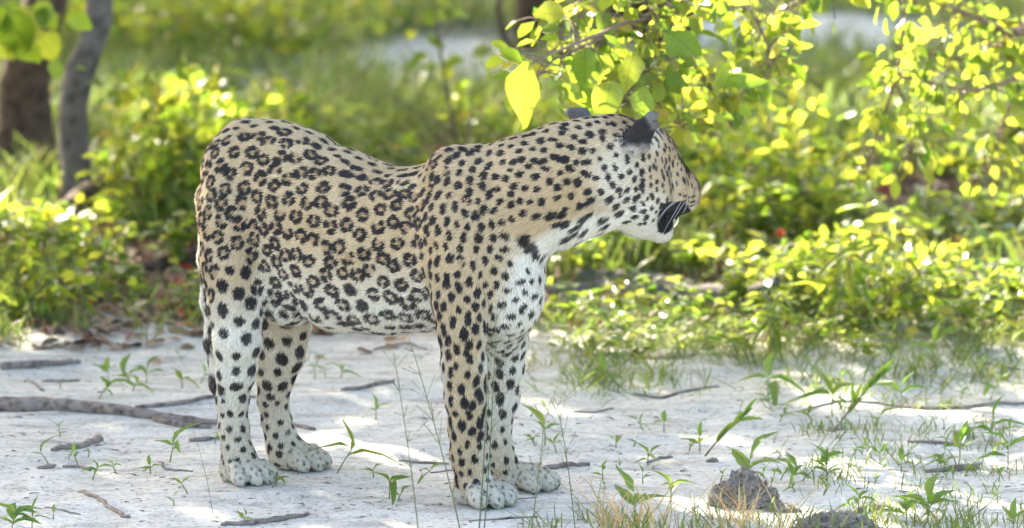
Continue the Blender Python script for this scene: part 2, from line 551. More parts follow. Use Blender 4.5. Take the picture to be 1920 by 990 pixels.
# drawn markings, pinned on the skin by their place in the photograph: (u, v, half length, half width, slope deg)
LT = np.stack([LU, LVV], 1)
vis_order = LV[:, 1]
def pin(u, v, a, b, slope, ids=None, st=1.0):
    m = (np.abs(LU - u) < 9) & (np.abs(LVV - v) < 9) & (LN[:, 1] < .25)
    if ids is not None: m &= np.isin(LI, ids)
    k = np.nonzero(m)[0]
    if not len(k): return
    d = (LU[k] - u) ** 2 + (LVV[k] - v) ** 2 + (LV[k, 1] - LV[k, 1].min()) * 2000
    vi = k[np.argmin(d)]
    p = LV[vi]; n = LN[vi]
    ax = np.array([math.cos(R(slope)), 0, math.sin(R(slope))]); ax = ax - n * (ax @ n); ax /= np.linalg.norm(ax)
    blots.append((p, n, ax, a / 1000, b / 1000, st))
def erase(u, v, r, ids):
    """drop random blots where a drawn marking goes"""
    global blots
    P3 = np.array([b[0] for b in blots]); bu, bv = proj(P3)
    keep = np.hypot(bu - u, bv - v) > r
    blots = [b for b, kk in zip(blots, keep) if kk or b[1][1] > .3]
for q in [(1000, 455, 40, 0), (1130, 405, 24, 0), (1165, 420, 20, 0)]: erase(*q)
for q in [(988, 446, 14, 12, -35), (1000, 457, 15, 12, -45), (1010, 470, 15, 9, -60), (995, 437, 8, 6, -30), (1022, 476, 12, 6, 20),
          (1138, 407, 11, 8, 8), (1138, 424, 12, 6, 6), (1180, 415, 9, 6, -12), (1167, 394, 10, 7, -15), (1052, 416, 12, 6, 25), (1086, 424, 11, 6, 25),
          (1060, 400, 12, 6, 20), (1083, 436, 9, 5, 35), (1112, 397, 9, 5, 15), (1198, 408, 8, 5, 0), (1212, 397, 7, 4, 0), (1190, 390, 8, 4, -10),
          (1216, 412, 5, 3.5, 20), (1226, 393, 4, 3, 60), (1205, 421, 5, 3, 0), (1207, 350, 8, 7, 40), (1210, 340, 8, 6, 70), (1200, 370, 9, 6, 25), (1182, 355, 8, 5, 25)]:
    pin(*q)
# lip rows under the nose
for r_, (v0, sl) in enumerate(((366, -6), (377, -2), (389, 6))):
    for j in range(6):
        pin(1278 + j * 5.5 - r_ * 1.5, v0 + j * sl * .12 * -1, 4.4, 2.1, -8 + j * 2, [HEAD])
B_P = np.array([b[0] for b in blots]); B_N = np.array([b[1] for b in blots]); B_A = np.array([b[2] for b in blots])
B_ra = np.array([b[3] for b in blots]); B_rb = np.array([b[4] for b in blots]); B_s = np.array([b[5] for b in blots])
def coat(X, Nn, I, rag):
    c, w = base_coat(X, Nn, I)
    o = np.argsort(X[:, 0]); Xs = X[o]; xs = Xs[:, 0]; Ns = Nn[o]
    wob = vnoise(Xs, .006) * .16 + rag[o]
    dk = np.zeros(len(X)); tn = np.zeros(len(X))
    for (p, rr) in tints:
        a, b = np.searchsorted(xs, (p[0] - rr, p[0] + rr))
        q = Xs[a:b] - p; d = np.sqrt(np.einsum('ij,ij->i', q, q)) / rr
        tn[a:b] = np.maximum(tn[a:b], sstep(1.1, .75, d))
    for i in range(len(B_P)):
        m = B_ra[i] * 1.35; p = B_P[i]
        a, b = np.searchsorted(xs, (p[0] - m, p[0] + m))
        q = Xs[a:b] - p
        k = np.nonzero((np.abs(q[:, 1]) < m) & (np.abs(q[:, 2]) < m))[0]
        if not len(k): continue
        q = q[k]
        la = q @ B_A[i]; bb = np.cross(B_N[i], B_A[i]); lb = q @ bb; ln = q @ B_N[i]
        d = np.sqrt((la / B_ra[i]) ** 2 + (lb / B_rb[i]) ** 2 + (ln / (B_ra[i] * 2)) ** 2) + wob[a:b][k]
        f = sstep(1.16, .90, d) * B_s[i]
        f *= (np.einsum('ij,j->i', Ns[a:b][k], B_N[i]) > .1)
        dk[a + k] = np.maximum(dk[a + k], f)
    D = np.zeros(len(X)); D[o] = dk; Tn = np.zeros(len(X)); Tn[o] = tn
    Tn = (Tn * .65 * (1 - w * .7))[:, None]
    c = c * (1 - Tn) + np.array([.37, .25, .13]) * Tn
    # long pale hair on belly and chest breaks the marks up
    D = (D * (1 - .12 * w * (rng.random(len(X)) < .5)))[:, None]
    c = c * (1 - D) + np.array([.020, .018, .019]) * D
    # mouth, lips, nose
    u, v = proj(X)
    hd = (I == HEAD) | (I == JAW)
    mo = hd & (((u - 1250) / 15.5 + (v - 408) * .008) ** 2 + ((v - 408) / 26 + vnoise(X, .006) * .08) ** 2 < 1.0) & ~((u < 1262) & (v > 412 + (u - 1232) * .85 + 14))
    lip = hd & (v > 384 + (1288 - u) * -.10) & (v < 407) & (u > 1244) & (u < 1294)
    lip2 = hd & (seg_d(u, v, [(1246, 388), (1262, 382), (1280, 384), (1292, 395)]) < 6)
    nose = hd & (u > 1309) & (v > 330) & (v < 358)
    mk = mo | lip | lip2
    c = np.where(mk[:, None], np.array([.018, .016, .017]), c)
    c = np.where(nose[:, None], np.array([.26, .19, .16]), c)
    # eye rim and tear mark at the edge of the face
    er = hd & (seg_d(u, v, [(1279, 296), (1288, 309), (1291, 322)]) < 3.6)
    c = np.where(er[:, None], c * .15, c)
    nl_ = hd & (seg_d(u, v, [(1304, 352), (1302, 366), (1300, 380)]) < 1.6)
    c = np.where(nl_[:, None], c * .4, c)
    return c

# ---- fur flow on the vertices
flow = np.zeros_like(LV)
flow[:] = -BF * 1.0 - UP * .35
for ident, d in ((HINDN, (-.25, 0, -1)), (HINDF, (.0, 0, -1)), (FRONTN, (-.15, 0, -1)), (FRONTF, (0, 0, -1)), (TAIL, (.1, 0, -1)),
                 (PAW, (.5, -.5, -.6)), (EARN, (.3, 0, 1)), (EARF, (-.2, 0, 1))):
    flow[LI == ident] = d
m = LI == NECK; flow[m] = np.array([-1, .2, -.45])
m = (LI == HEAD); flow[m] = -HF * 1.0 - UP * .1
m = (LI == JAW); flow[m] = -HF * .7 - UP * .7
m = (LI == FRONTN) & (LVV < 520); flow[m] = np.array([-.75, .3, -.75])
m = (LI == HINDN) & (LVV < 480); flow[m] = np.array([-.8, .3, -.75])
m = (LI == TORSO) & (LVV > 560); flow[m] = np.array([-.55, .2, -.75])
m = (LI == TORSO) & (LU > 940); flow[m] = np.array([.1, -.1, -1])
for _ in range(12): flow = nb_mean(flow, LF, len(LV))
LR = np.zeros(len(LV))
hair_len = np.full(len(LV), .0085)
hair_len[LI == HEAD] = .0055; hair_len[LI == JAW] = .009
hair_len[(LI == PAW)] = .0045
hair_len[(LI == EARN) | (LI == EARF)] = .005
m = (LI == TORSO) & ((LVV > 570) | (LU > 950)); hair_len[m] = .013
m = (LI == NECK) & (LVV > 390); hair_len[m] = .015
m = (LI == HEAD) & (LU < 1215); hair_len[m] = .010
hair_len[(LI == TAIL)] = .014
hair_len = hair_len[:, None]
for _ in range(6): hair_len = nb_mean(hair_len, LF, len(LV))
hair_len = hair_len[:, 0]

coatm, nt, pb = new_mat('leopard_coat')
at = N(nt, 'ShaderNodeAttribute', attribute_name='coat')
nt.links.new(at.outputs['Color'], pb.inputs['Base Color'])
pb.inputs['Roughness'].default_value = .62
pb.inputs['Specular IOR Level'].default_value = .22
pb.inputs['Sheen Weight'].default_value = .15
tr = N(nt, 'ShaderNodeBsdfTranslucent'); nt.links.new(at.outputs['Color'], tr.inputs[0])
mx = N(nt, 'ShaderNodeMixShader', i_0=.18)
nt.links.new(pb.outputs[0], mx.inputs[1]); nt.links.new(tr.outputs[0], mx.inputs[2])
nt.links.new(mx.outputs[0], nt.nodes['Material Output'].inputs[0])
skinm, nt, pb = new_mat('leopard_skin')
at = N(nt, 'ShaderNodeAttribute', attribute_name='coat')
nz_ = N(nt, 'ShaderNodeTexNoise', i_Scale=700.0)
cc = mixc(nt, .35, at.outputs['Color'], nz_.outputs['Color'], 'MULTIPLY')
nt.links.new(cc, pb.inputs['Base Color']); pb.inputs['Roughness'].default_value = .8

leopard = link('leopard', mesh_from('leopard', LV, LF, skinm))
set_colors(leopard.data, coat(LV, LN, LI, np.zeros(len(LV))))
tag(leopard, 'leopard standing side-on on pale sand, head turned away to the right with mouth open', 'leopard')

# ---- hairs: one narrow leaf-shaped triangle pair each
NH = 620000
tri = np.concatenate([LF[:, [0, 1, 2]], LF[:, [0, 2, 3]]])
ar = .5 * np.linalg.norm(np.cross(LV[tri[:, 1]] - LV[tri[:, 0]], LV[tri[:, 2]] - LV[tri[:, 0]]), axis=1)
cen = LV[tri].mean(1)
wgt = ar * np.where(LN[tri[:, 0], 1] < .35, 1.0, .35)       # fewer on the side turned from the photograph
wgt *= np.where(np.isin(LI[tri[:, 0]], (HEAD, JAW, EARN, EARF)), 1.9, 1)
wgt[cen[:, 2] < .004] = 0
ti = np.searchsorted(np.cumsum(wgt) / wgt.sum(), rng.random(NH))
r1 = np.sqrt(rng.random(NH)); r2 = rng.random(NH)
w3 = np.stack([1 - r1, r1 * (1 - r2), r1 * r2], 1)
T = tri[ti]
def bary(A): return (A[T[:, 0]].T * w3[:, 0] + A[T[:, 1]].T * w3[:, 1] + A[T[:, 2]].T * w3[:, 2]).T
HPs = bary(LV); HN = bary(LN); HN /= np.linalg.norm(HN, axis=1, keepdims=True)
HFl = bary(flow) + rng.normal(0, .16, (NH, 3)) + np.stack([vnoise(HPs + k * 3.1, .03) for k in range(3)], 1) * .28
HFl -= HN * np.einsum('ij,ij->i', HFl, HN)[:, None]; HFl /= np.maximum(np.linalg.norm(HFl, axis=1, keepdims=True), 1e-6)
HLn = bary(hair_len) * rng.uniform(.6, 1.35, NH)
lift = rng.uniform(.10, .42, NH)[:, None]
dirn = HFl * np.sqrt(1 - lift ** 2) + HN * lift
sidev = np.cross(HN, dirn); sidev /= np.linalg.norm(sidev, axis=1, keepdims=True)
wd = (rng.uniform(.00055, .00095, NH))[:, None]
root = HPs - HN * .0006
HI_ = LI[T[:, 0]]
HC_ = coat(HPs, HN, HI_, rng.normal(0, .075, NH))
bri = rng.normal(1, .13, NH)[:, None]
HC_ = np.clip(HC_ * np.clip(bri, .6, 1.5), 0, .95)
tipc = np.clip(HC_ * 1.12 + .004, 0, .95)
mid = root + dirn * HLn[:, None] * .5
tip = root + (dirn - HN * .10) * HLn[:, None]
Vh = np.stack([root - sidev * wd * .6, root + sidev * wd * .6, mid + sidev * wd, mid - sidev * wd, tip], 1)
b0 = np.arange(NH, dtype=np.int32)[:, None] * 4
# lean version: root, two mids, tip -> two triangles
Vh = np.stack([root, mid + sidev * wd, tip, mid - sidev * wd], 1).reshape(-1, 3)
Fh = b0 + np.array([[0, 1, 2, 3]], dtype=np.int32)
fm = mesh_from('fur', Vh, Fh, coatm, smooth=False)
cv = np.stack([HC_, HC_, tipc, HC_], 1).reshape(-1, 3)
set_colors(fm, cv)
fur = link('fur', fm, leopard)
fur['kind'] = 'stuff'
print('fur done', round(time.time() - T0, 1))

# ---- whiskers, tooth, tongue, nose, eyes
def tube(pts, rad, seg=5, closed_tip=True):
    """one tapered tube along pts; rad list"""
    pts = [np.array(p, float) for p in pts]; V = []; F = []
    n = len(pts)
    if not hasattr(rad, '__len__'): rad = [rad] * n
    prev = None
    for i, p in enumerate(pts):
        t = pts[min(i + 1, n - 1)] - pts[max(i - 1, 0)]; t /= max(np.linalg.norm(t), 1e-9)
        if prev is None:
            a = np.cross(t, [0, 0, 1.0] if abs(t[2]) < .9 else [1.0, 0, 0])
        else: a = prev - t * (prev @ t)
        a /= np.linalg.norm(a); prev = a; b = np.cross(t, a)
        for k in range(seg):
            th = 2 * math.pi * k / seg
            V.append(p + (a * math.cos(th) + b * math.sin(th)) * rad[i])
    for i in range(n - 1):
        for k in range(seg):
            F.append((i * seg + k, i * seg + (k + 1) % seg, (i + 1) * seg + (k + 1) % seg, (i + 1) * seg + k))
    # caps
    V.append(pts[0]); c0 = len(V) - 1; V.append(pts[-1]); c1 = len(V) - 1
    for k in range(seg):
        F.append((c0, c0, (k + 1) % seg, k)) if False else F.append((c0, (k + 1) % seg, k, c0))
        F.append((c1, (n - 1) * seg + k, (n - 1) * seg + (k + 1) % seg, c1))
    return V, F
class MB:
    def __init__(s): s.V = []; s.F = []
    def add(s, V, F):
        o = len(s.V); s.V += [tuple(v) for v in V]
        for f in F:
            f2 = []
            for i in f:
                if not f2 or (i + o) not in f2: f2.append(i + o)
            s.F.append(tuple(f2))
        return s
    def mesh(s, name, mat, smooth=True):
        me = bpy.data.meshes.new(name); me.from_pydata(s.V, [], s.F); me.update()
        if smooth: me.polygons.foreach_set('use_smooth', [True] * len(me.polygons))
        if mat: me.materials.append(mat)
        return me
def bez(p0, p1, p2, n=8):
    p0, p1, p2 = map(lambda q: np.array(q, float), (p0, p1, p2))
    return [(1 - t) ** 2 * p0 + 2 * t * (1 - t) * p1 + t * t * p2 for t in np.linspace(0, 1, n)]
wm, nt, pb = new_mat('whisker_white'); pb.inputs['Base Color'].default_value = (.75, .74, .70, 1); pb.inputs['Roughness'].default_value = .35
def surf_y(u, v, off=0.0):
    k = np.nonzero((np.abs(LU - u) < 8) & (np.abs(LVV - v) < 8) & (LN[:, 1] < .3))[0]
    return (LV[k, 1].min() if len(k) else -.02) - off
for (a, m_, b) in [((1281, 369), (1255, 378), (1233, 412)), ((1279, 373), (1250, 384), (1232, 418)), ((1277, 379), (1266, 396), (1243, 438)),
                   ((1283, 380), (1272, 396), (1262, 414)), ((1290, 378), (1286, 392), (1279, 401)),
                   ((1214, 364), (1205, 378), (1192, 402))]:
    y0 = surf_y(*a, .000); y1 = min(surf_y(*b, .02), y0 - .02)
    V, F = tube(bez(P(*a, y0), P(*m_, (y0 + y1) / 2 - .01), P(*b, y1)), [.00030, .0003, .0003, .0003, .00028, .00025, .0002, .00015], 4)
    link('whisker', MB().add(V, F).mesh('whisker', wm), leopard)
ivm, nt, pb = new_mat('tooth_ivory'); pb.inputs['Base Color'].default_value = (.78, .68, .42, 1); pb.inputs['Roughness'].default_value = .3
for s in (1, -1):
    V, F = tube(bez(hp(.126, s * .019, -.116), hp(.137, s * .021, -.105), hp(.136, s * .021, -.097), 5), [.0036, .0032, .0026, .0016, .0005], 6)
    link('tooth', MB().add(V, F).mesh('tooth', ivm), leopard)
tgm, nt, pb = new_mat('tongue_pink'); pb.inputs['Base Color'].default_value = (.45, .16, .16, 1); pb.inputs['Roughness'].default_value = .4
V, F = tube([hp(.04, 0, -.098), hp(.07, 0, -.106), hp(.09, 0, -.113), hp(.10, 0, -.118)], [.014, .015, .013, .006], 8)
link('tongue', MB().add(V, F).mesh('tongue', tgm), leopard)
def ellipsoid(c, ax, r, nu=12, nv=8):
    V = []; F = []
    for i in range(nv + 1):
        ph = math.pi * i / nv
        for j in range(nu):
            th = 2 * math.pi * j / nu
            V.append(np.array(c) + ax[0] * r[0] * math.sin(ph) * math.cos(th) + ax[1] * r[1] * math.sin(ph) * math.sin(th) + ax[2] * r[2] * math.cos(ph))
    for i in range(nv):
        for j in range(nu):
            F.append((i * nu + j, i * nu + (j + 1) % nu, (i + 1) * nu + (j + 1) % nu, (i + 1) * nu + j))
    return V, F
nsm, nt, pb = new_mat('nose_leather'); pb.inputs['Base Color'].default_value = (.22, .12, .10, 1); pb.inputs['Roughness'].default_value = .45
V, F = ellipsoid(hp(.193, 0, -.050), (HL, HU, HF), (.0135, .0095, .009))
link('nose', MB().add(V, F).mesh('nose', nsm), leopard)
eym, nt, pb = new_mat('eye_amber'); pb.inputs['Base Color'].default_value = (.30, .24, .08, 1); pb.inputs['Roughness'].default_value = .08
for s in (1, -1):
    V, F = ellipsoid(hp(.106, s * .033, -.006), (HL, HU, HF), (.012, .012, .012))
    link('eye', MB().add(V, F).mesh('eye', eym), leopard)
print('leopard done', round(time.time() - T0, 1))

# ================================================================== GROUND
PAWG = [(G(p[0], p[1])) for p in PAWS]
def gh(x, y):
    x = np.atleast_1d(np.asarray(x, float)); y = np.atleast_1d(np.asarray(y, float))
    Q = np.stack([x, y, np.zeros_like(x)], 1)
    h = vnoise(Q, .42) * .016 + vnoise(Q + 7, .13) * .007 + vnoise(Q + 3, .05) * .0026
    h = h + sstep(2.2, 5, y) * vnoise(Q + 11, 1.3) * .04
    k = np.zeros_like(x)
    for g in PAWG: k = np.maximum(k, sstep(.24, .09, np.hypot(x - g.x, (y - g.y))))
    return h * (1 - k) + .003 * k - .004 * (1 - k)
def gz(x, y): return float(gh(x, y)[0])
def GP(px, py):
    g = G(px, py); return Vector((g.x, g.y, gz(g.x, g.y)))
def axis_steps(lo, hi, d, out, far, g=1.35):
    a = list(np.arange(lo, hi + 1e-6, d)); s = d
    while a[-1] < far: s *= g; a.append(a[-1] + s)
    s = d; b = []
    c = lo
    while c > out: s *= g; c -= s; b.append(c)
    return np.array(b[::-1] + a)
xs = axis_steps(-2.3, 2.3, .022, -260, 260)
ys = np.concatenate([axis_steps(-.9, 3.2, .018, -60, 3.2)[:-1], axis_steps(3.2, 11.0, .07, 3.19, 400)[1:]])
ys = np.unique(ys)
XX, YY = np.meshgrid(xs, ys, indexing='ij')
ZZ = gh(XX.ravel(), YY.ravel())
GV = np.stack([XX.ravel(), YY.ravel(), ZZ], 1)
nxg, nyg = len(xs), len(ys)
ii, jj = np.meshgrid(np.arange(nxg - 1), np.arange(nyg - 1), indexing='ij')
a_ = (ii * nyg + jj).ravel()
GF = np.stack([a_, a_ + nyg, a_ + nyg + 1, a_ + 1], 1)

sandm, nt, pb = new_mat('pale_sand')
geo = N(nt, 'ShaderNodeNewGeometry')
sep = N(nt, 'ShaderNodeSeparateXYZ'); nt.links.new(geo.outputs['Position'], sep.inputs[0])
def noise(nt, scale, detail=4, rough=.6, stretch=None):
    n = N(nt, 'ShaderNodeTexNoise', i_Scale=scale, i_Detail=detail, i_Roughness=rough)
    if stretch:
        mp = N(nt, 'ShaderNodeMapping'); mp.inputs['Scale'].default_value = stretch
        nt.links.new(geo.outputs['Position'], mp.inputs[0]); nt.links.new(mp.outputs[0], n.inputs['Vector'])
    else: nt.links.new(geo.outputs['Position'], n.inputs['Vector'])
    return n.outputs['Fac']
def math_(nt, op, a, b=None, c=None):
    m = N(nt, 'ShaderNodeMath', operation=op)
    for i, v in enumerate((a, b, c)):
        if v is None: continue
        if isinstance(v, (int, float)): m.inputs[i].default_value = v
        else: nt.links.new(v, m.inputs[i])
    return m.outputs[0]
n1 = noise(nt, 2.2, 5, .6); n2 = noise(nt, 14, 5, .7); n3 = noise(nt, 90, 3, .7); n4 = noise(nt, 420, 2, .8)
sandc = ramp(nt, [(.30, (.39, .37, .32)), (.50, (.485, .47, .415)), (.72, (.55, .54, .48))], n2).outputs[0]
fleck = ramp(nt, [(.0, (.26, .22, .19)), (.38, (.58, .53, .48)), (.47, (1, 1, 1))], n3).outputs[0]
sandc = mixc(nt, .8, sandc, fleck, 'MULTIPLY')
grain = ramp(nt, [(.30, (.72, .70, .68)), (.5, (1, 1, 1))], n4).outputs[0]
sandc = mixc(nt, .55, sandc, grain, 'MULTIPLY')
streak = noise(nt, 5, 6, .7, (1.0, 3.2, 1))
stc = ramp(nt, [(.36, (.52, .49, .46)), (.50, (1, 1, 1))], streak).outputs[0]
sandc = mixc(nt, .65, sandc, stc, 'MULTIPLY')
# leaf mould where the undergrowth stands
edge = math_(nt, 'ADD', sep.outputs[1], math_(nt, 'MULTIPLY', math_(nt, 'SUBTRACT', n1, .5), 1.6))
edge = math_(nt, 'ADD', edge, math_(nt, 'MULTIPLY', math_(nt, 'SUBTRACT', n2, .5), .9))
mr = N(nt, 'ShaderNodeMapRange'); mr.inputs[1].default_value = 1.95; mr.inputs[2].default_value = 2.6; nt.links.new(edge, mr.inputs[0])
mould = ramp(nt, [(.3, (.075, .050, .034)), (.55, (.16, .115, .08)), (.7, (.26, .21, .16))], n3).outputs[0]
c1 = mixc(nt, mr.outputs[0], sandc, mould)
mr2 = N(nt, 'ShaderNodeMapRange'); mr2.inputs[1].default_value = 6.2; mr2.inputs[2].default_value = 7.2; nt.links.new(edge, mr2.inputs[0])
farc = ramp(nt, [(.42, (.12, .14, .07)), (.55, (.22, .23, .15)), (.68, (.36, .36, .31))], n1).outputs[0]
c2 = mixc(nt, mr2.outputs[0], c1, farc)
# open sand beyond the bushes
def patch(cx, cy, rx, ry):
    a = math_(nt, 'POWER', math_(nt, 'DIVIDE', math_(nt, 'SUBTRACT', sep.outputs[0], cx), rx), 2)
    b = math_(nt, 'POWER', math_(nt, 'DIVIDE', math_(nt, 'SUBTRACT', sep.outputs[1], cy), ry), 2)
    d = math_(nt, 'ADD', math_(nt, 'ADD', a, b), math_(nt, 'MULTIPLY', math_(nt, 'SUBTRACT', n2, .5), 1.4))
    m = N(nt, 'ShaderNodeMapRange'); m.inputs[1].default_value = 1.3; m.inputs[2].default_value = .7
    nt.links.new(d, m.inputs[0]); return m.outputs[0]
pa = math_(nt, 'MAXIMUM', patch(-.24, 8.3, .34, .85), patch(.95, 9.3, .5, .8))
pa = math_(nt, 'MAXIMUM', pa, patch(-1.0, 7.2, .22, .5))
c3 = mixc(nt, pa, c2, (.52, .53, .50))
nt.links.new(c3, pb.inputs['Base Color'])
pb.inputs['Roughness'].default_value = .95
pb.inputs['Specular IOR Level'].default_value = .15
bmp = N(nt, 'ShaderNodeBump', i_Strength=.8, i_Distance=.008)
hsum = math_(nt, 'ADD', math_(nt, 'MULTIPLY', n2, 1.2), math_(nt, 'MULTIPLY', n3, .5))
nt.links.new(hsum, bmp.inputs['Height']); nt.links.new(bmp.outputs[0], pb.inputs['Normal'])
ground = link('ground', mesh_from('ground', GV, GF, sandm)); ground['kind'] = 'structure'

# ================================================================== MATERIALS for plants
def leaf_material(name, base, trans, attr=False, rough=.42, tw=.5, dry=False):
    m, nt, pb = new_mat(name)
    if attr:
        a = N(nt, 'ShaderNodeAttribute', attribute_name='tint').outputs['Color']
        cb = mixc(nt, 1.0, a, (*base,), 'MULTIPLY'); ct = mixc(nt, 1.0, a, (*trans,), 'MULTIPLY')
    else:
        oi = N(nt, 'ShaderNodeObjectInfo')
        r = ramp(nt, [(0, (.70, .85, .6)), (.5, (1, 1, 1)), (1, (1.35, 1.1, .9))], oi.outputs['Random']).outputs[0]
        tc = N(nt, 'ShaderNodeTexNoise', i_Scale=60.0, i_Detail=3.0)
        r2 = ramp(nt, [(.3, (.75, .8, .7)), (.6, (1.05, 1.05, 1))], tc.outputs['Fac']).outputs[0]
        r = mixc(nt, 1.0, r, r2, 'MULTIPLY')
        oc = N(nt, 'ShaderNodeTexCoord'); sx = N(nt, 'ShaderNodeSeparateXYZ'); nt.links.new(oc.outputs['Object'], sx.inputs[0])
        ax_ = math_(nt, 'ABSOLUTE', sx.outputs[0])
        side = math_(nt, 'FRACT', math_(nt, 'MULTIPLY', math_(nt, 'SUBTRACT', sx.outputs[1], math_(nt, 'MULTIPLY', ax_, .7)), 7.0))
        vein = math_(nt, 'MAXIMUM', math_(nt, 'LESS_THAN', side, .12), math_(nt, 'LESS_THAN', ax_, .016))
        r = mixc(nt, math_(nt, 'MULTIPLY', vein, .45), r, (.45, .55, .45), 'MULTIPLY')
        bl = N(nt, 'ShaderNodeTexNoise', i_Scale=5.0, i_Detail=4.0); nt.links.new(oc.outputs['Object'], bl.inputs['Vector'])
        spot = ramp(nt, [(.66, (1, 1, 1)), (.72, (.75, .45, .25))], bl.outputs['Fac']).outputs[0]
        r = mixc(nt, .8, r, spot, 'MULTIPLY')
        cb = mixc(nt, 1.0, r, (*base,), 'MULTIPLY'); ct = mixc(nt, 1.0, r, (*trans,), 'MULTIPLY')
    nt.links.new(cb, pb.inputs['Base Color'])
    pb.inputs['Roughness'].default_value = rough
    pb.inputs['Specular IOR Level'].default_value = .36 if not dry else .2
    t = N(nt, 'ShaderNodeBsdfTranslucent'); nt.links.new(ct, t.inputs[0])
    x = N(nt, 'ShaderNodeMixShader', i_0=tw)
    nt.links.new(pb.outputs[0], x.inputs[1]); nt.links.new(t.outputs[0], x.inputs[2])
    nt.links.new(x.outputs[0], nt.nodes['Material Output'].inputs[0])
    return m
M_leaf = leaf_material('bush_leaf', (.10, .16, .035), (.40, .52, .055), rough=.34, tw=.5)
M_leafj = leaf_material('small_leaf', (.075, .125, .028), (.22, .31, .04), attr=True, rough=.32, tw=.5)
M_spray = leaf_material('spray_leaf', (.09, .15, .03), (.36, .48, .05), attr=True, rough=.34, tw=.5)
M_seed = leaf_material('seedling_leaf', (.085, .155, .040), (.26, .40, .07))
M_grass = leaf_material('grass_blade', (.08, .13, .045), (.18, .25, .05), attr=True)
M_crown = leaf_material('crown_leaf', (.07, .11, .03), (.10, .15, .03), attr=True, tw=.35)
M_dry = leaf_material('dry_leaf', (.20, .13, .08), (.12, .07, .03), attr=True, rough=.8, tw=.2, dry=True)
M_straw = leaf_material('dry_straw', (.34, .29, .17), (.30, .24, .12), rough=.7, tw=.3, dry=True)
def bark_material(name, dark, light, scale=40, bump=.6):
    m, nt, pb = new_mat(name)
    tc = N(nt, 'ShaderNodeTexCoord'); mp = N(nt, 'ShaderNodeMapping')
    nt.links.new(tc.outputs['Object'], mp.inputs[0])
    n = N(nt, 'ShaderNodeTexNoise', i_Scale=float(scale), i_Detail=6.0, i_Roughness=.7); nt.links.new(mp.outputs[0], n.inputs['Vector'])
    v = N(nt, 'ShaderNodeTexVoronoi', i_Scale=float(scale) * .8); nt.links.new(mp.outputs[0], v.inputs['Vector'])
    f = math_(nt, 'ADD', math_(nt, 'MULTIPLY', n.outputs['Fac'], .75), math_(nt, 'MULTIPLY', v.outputs['Distance'], .35))
    c = ramp(nt, [(.30, dark), (.62, light)], f).outputs[0]
    nt.links.new(c, pb.inputs['Base Color']); pb.inputs['Roughness'].default_value = .9; pb.inputs['Specular IOR Level'].default_value = .2
    b = N(nt, 'ShaderNodeBump', i_Strength=bump, i_Distance=.008); nt.links.new(f, b.inputs['Height']); nt.links.new(b.outputs[0], pb.inputs['Normal'])
    return m
M_bark = bark_material('brown_bark', (.022, .014, .010), (.10, .068, .045), 30)
M_barkg = bark_material('grey_bark', (.035, .031, .028), (.16, .145, .13), 34)
M_wood = bark_material('weathered_wood', (.035, .027, .022), (.24, .20, .165), 60)
M_twig = bark_material('twig_bark', (.06, .04, .03), (.22, .16, .11), 120, .3)
M_stem, nt, pb = new_mat('green_stem'); pb.inputs['Base Color'].default_value = (.16, .20, .07, 1); pb.inputs['Roughness'].default_value = .6
M_clod = bark_material('crumbly_earth', (.05, .040, .032), (.26, .225, .185), 140, 1.0)

# ================================================================== PLANT BUILDERS
def unit(v): v = np.array(v, float); return v / max(np.linalg.norm(v), 1e-9)
def leaf_mesh(name, shape, fold=.25, droop=.25, mat=None, wob=0.0, seed=0):
    """leaf along +Y, length 1, up +Z. shape: list of (t, halfwidth)"""
    V = [(0, 0, 0)]; n = len(shape); rr_ = random.Random(seed)
    ph = rr_.uniform(0, 6)
    for t, w in shape:
        z = -droop * t * t; c_ = wob * .5 * math.sin(t * 3 + ph)
        wl = w * (1 + wob * rr_.uniform(-1, 1)); wr = w * (1 + wob * rr_.uniform(-1, 1))
        V += [(c_ - wl, t, z + w * fold + wob * .25 * math.sin(t * 9 + ph)), (c_, t, z), (c_ + wr, t, z + w * fold + wob * .25 * math.cos(t * 8 + ph))]
    V.append((0, 1, -droop))
    F = [(0, 2, 1), (0, 3, 2)]
    for i in range(n - 1):
        a = 1 + 3 * i; b = a + 3
        F += [(a, a + 1, b + 1, b), (a + 1, a + 2, b + 2, b + 1)]
    a = 1 + 3 * (n - 1); t_ = len(V) - 1
    F += [(a, a + 1, t_), (a + 1, a + 2, t_)]
    me = bpy.data.meshes.new(name); me.from_pydata(V, [], F); me.update()
    me.polygons.foreach_set('use_smooth', [True] * len(me.polygons))
    if mat: me.materials.append(mat)
    return me
OVATE = [(.06, .08), (.18, .20), (.33, .275), (.50, .28), (.67, .22), (.83, .12), (.93, .045)]
ROUND = [(.10, .22), (.32, .40), (.62, .42), (.88, .22)]
LANCE = [(.15, .085), (.40, .125), (.70, .095), (.88, .05)]
GRASSY = [(.12, .035), (.40, .05), (.70, .036), (.88, .02)]
def orient(o, base, d, up, length, width=None):
    d = unit(d); s = np.cross(d, up); s = unit(s); u = np.cross(s, d)
    w = length if width is None else width
    o.matrix_world = Matrix(((s[0] * w, d[0] * length, u[0] * w, base[0]), (s[1] * w, d[1] * length, u[1] * w, base[1]),
                             (s[2] * w, d[2] * length, u[2] * w, base[2]), (0, 0, 0, 1)))
def child_orient(o, parent_loc, base, d, up, length, width=None):
    orient(o, np.array(base) - np.array(parent_loc), d, up, length, width)
    o.matrix_basis = o.matrix_world.copy()
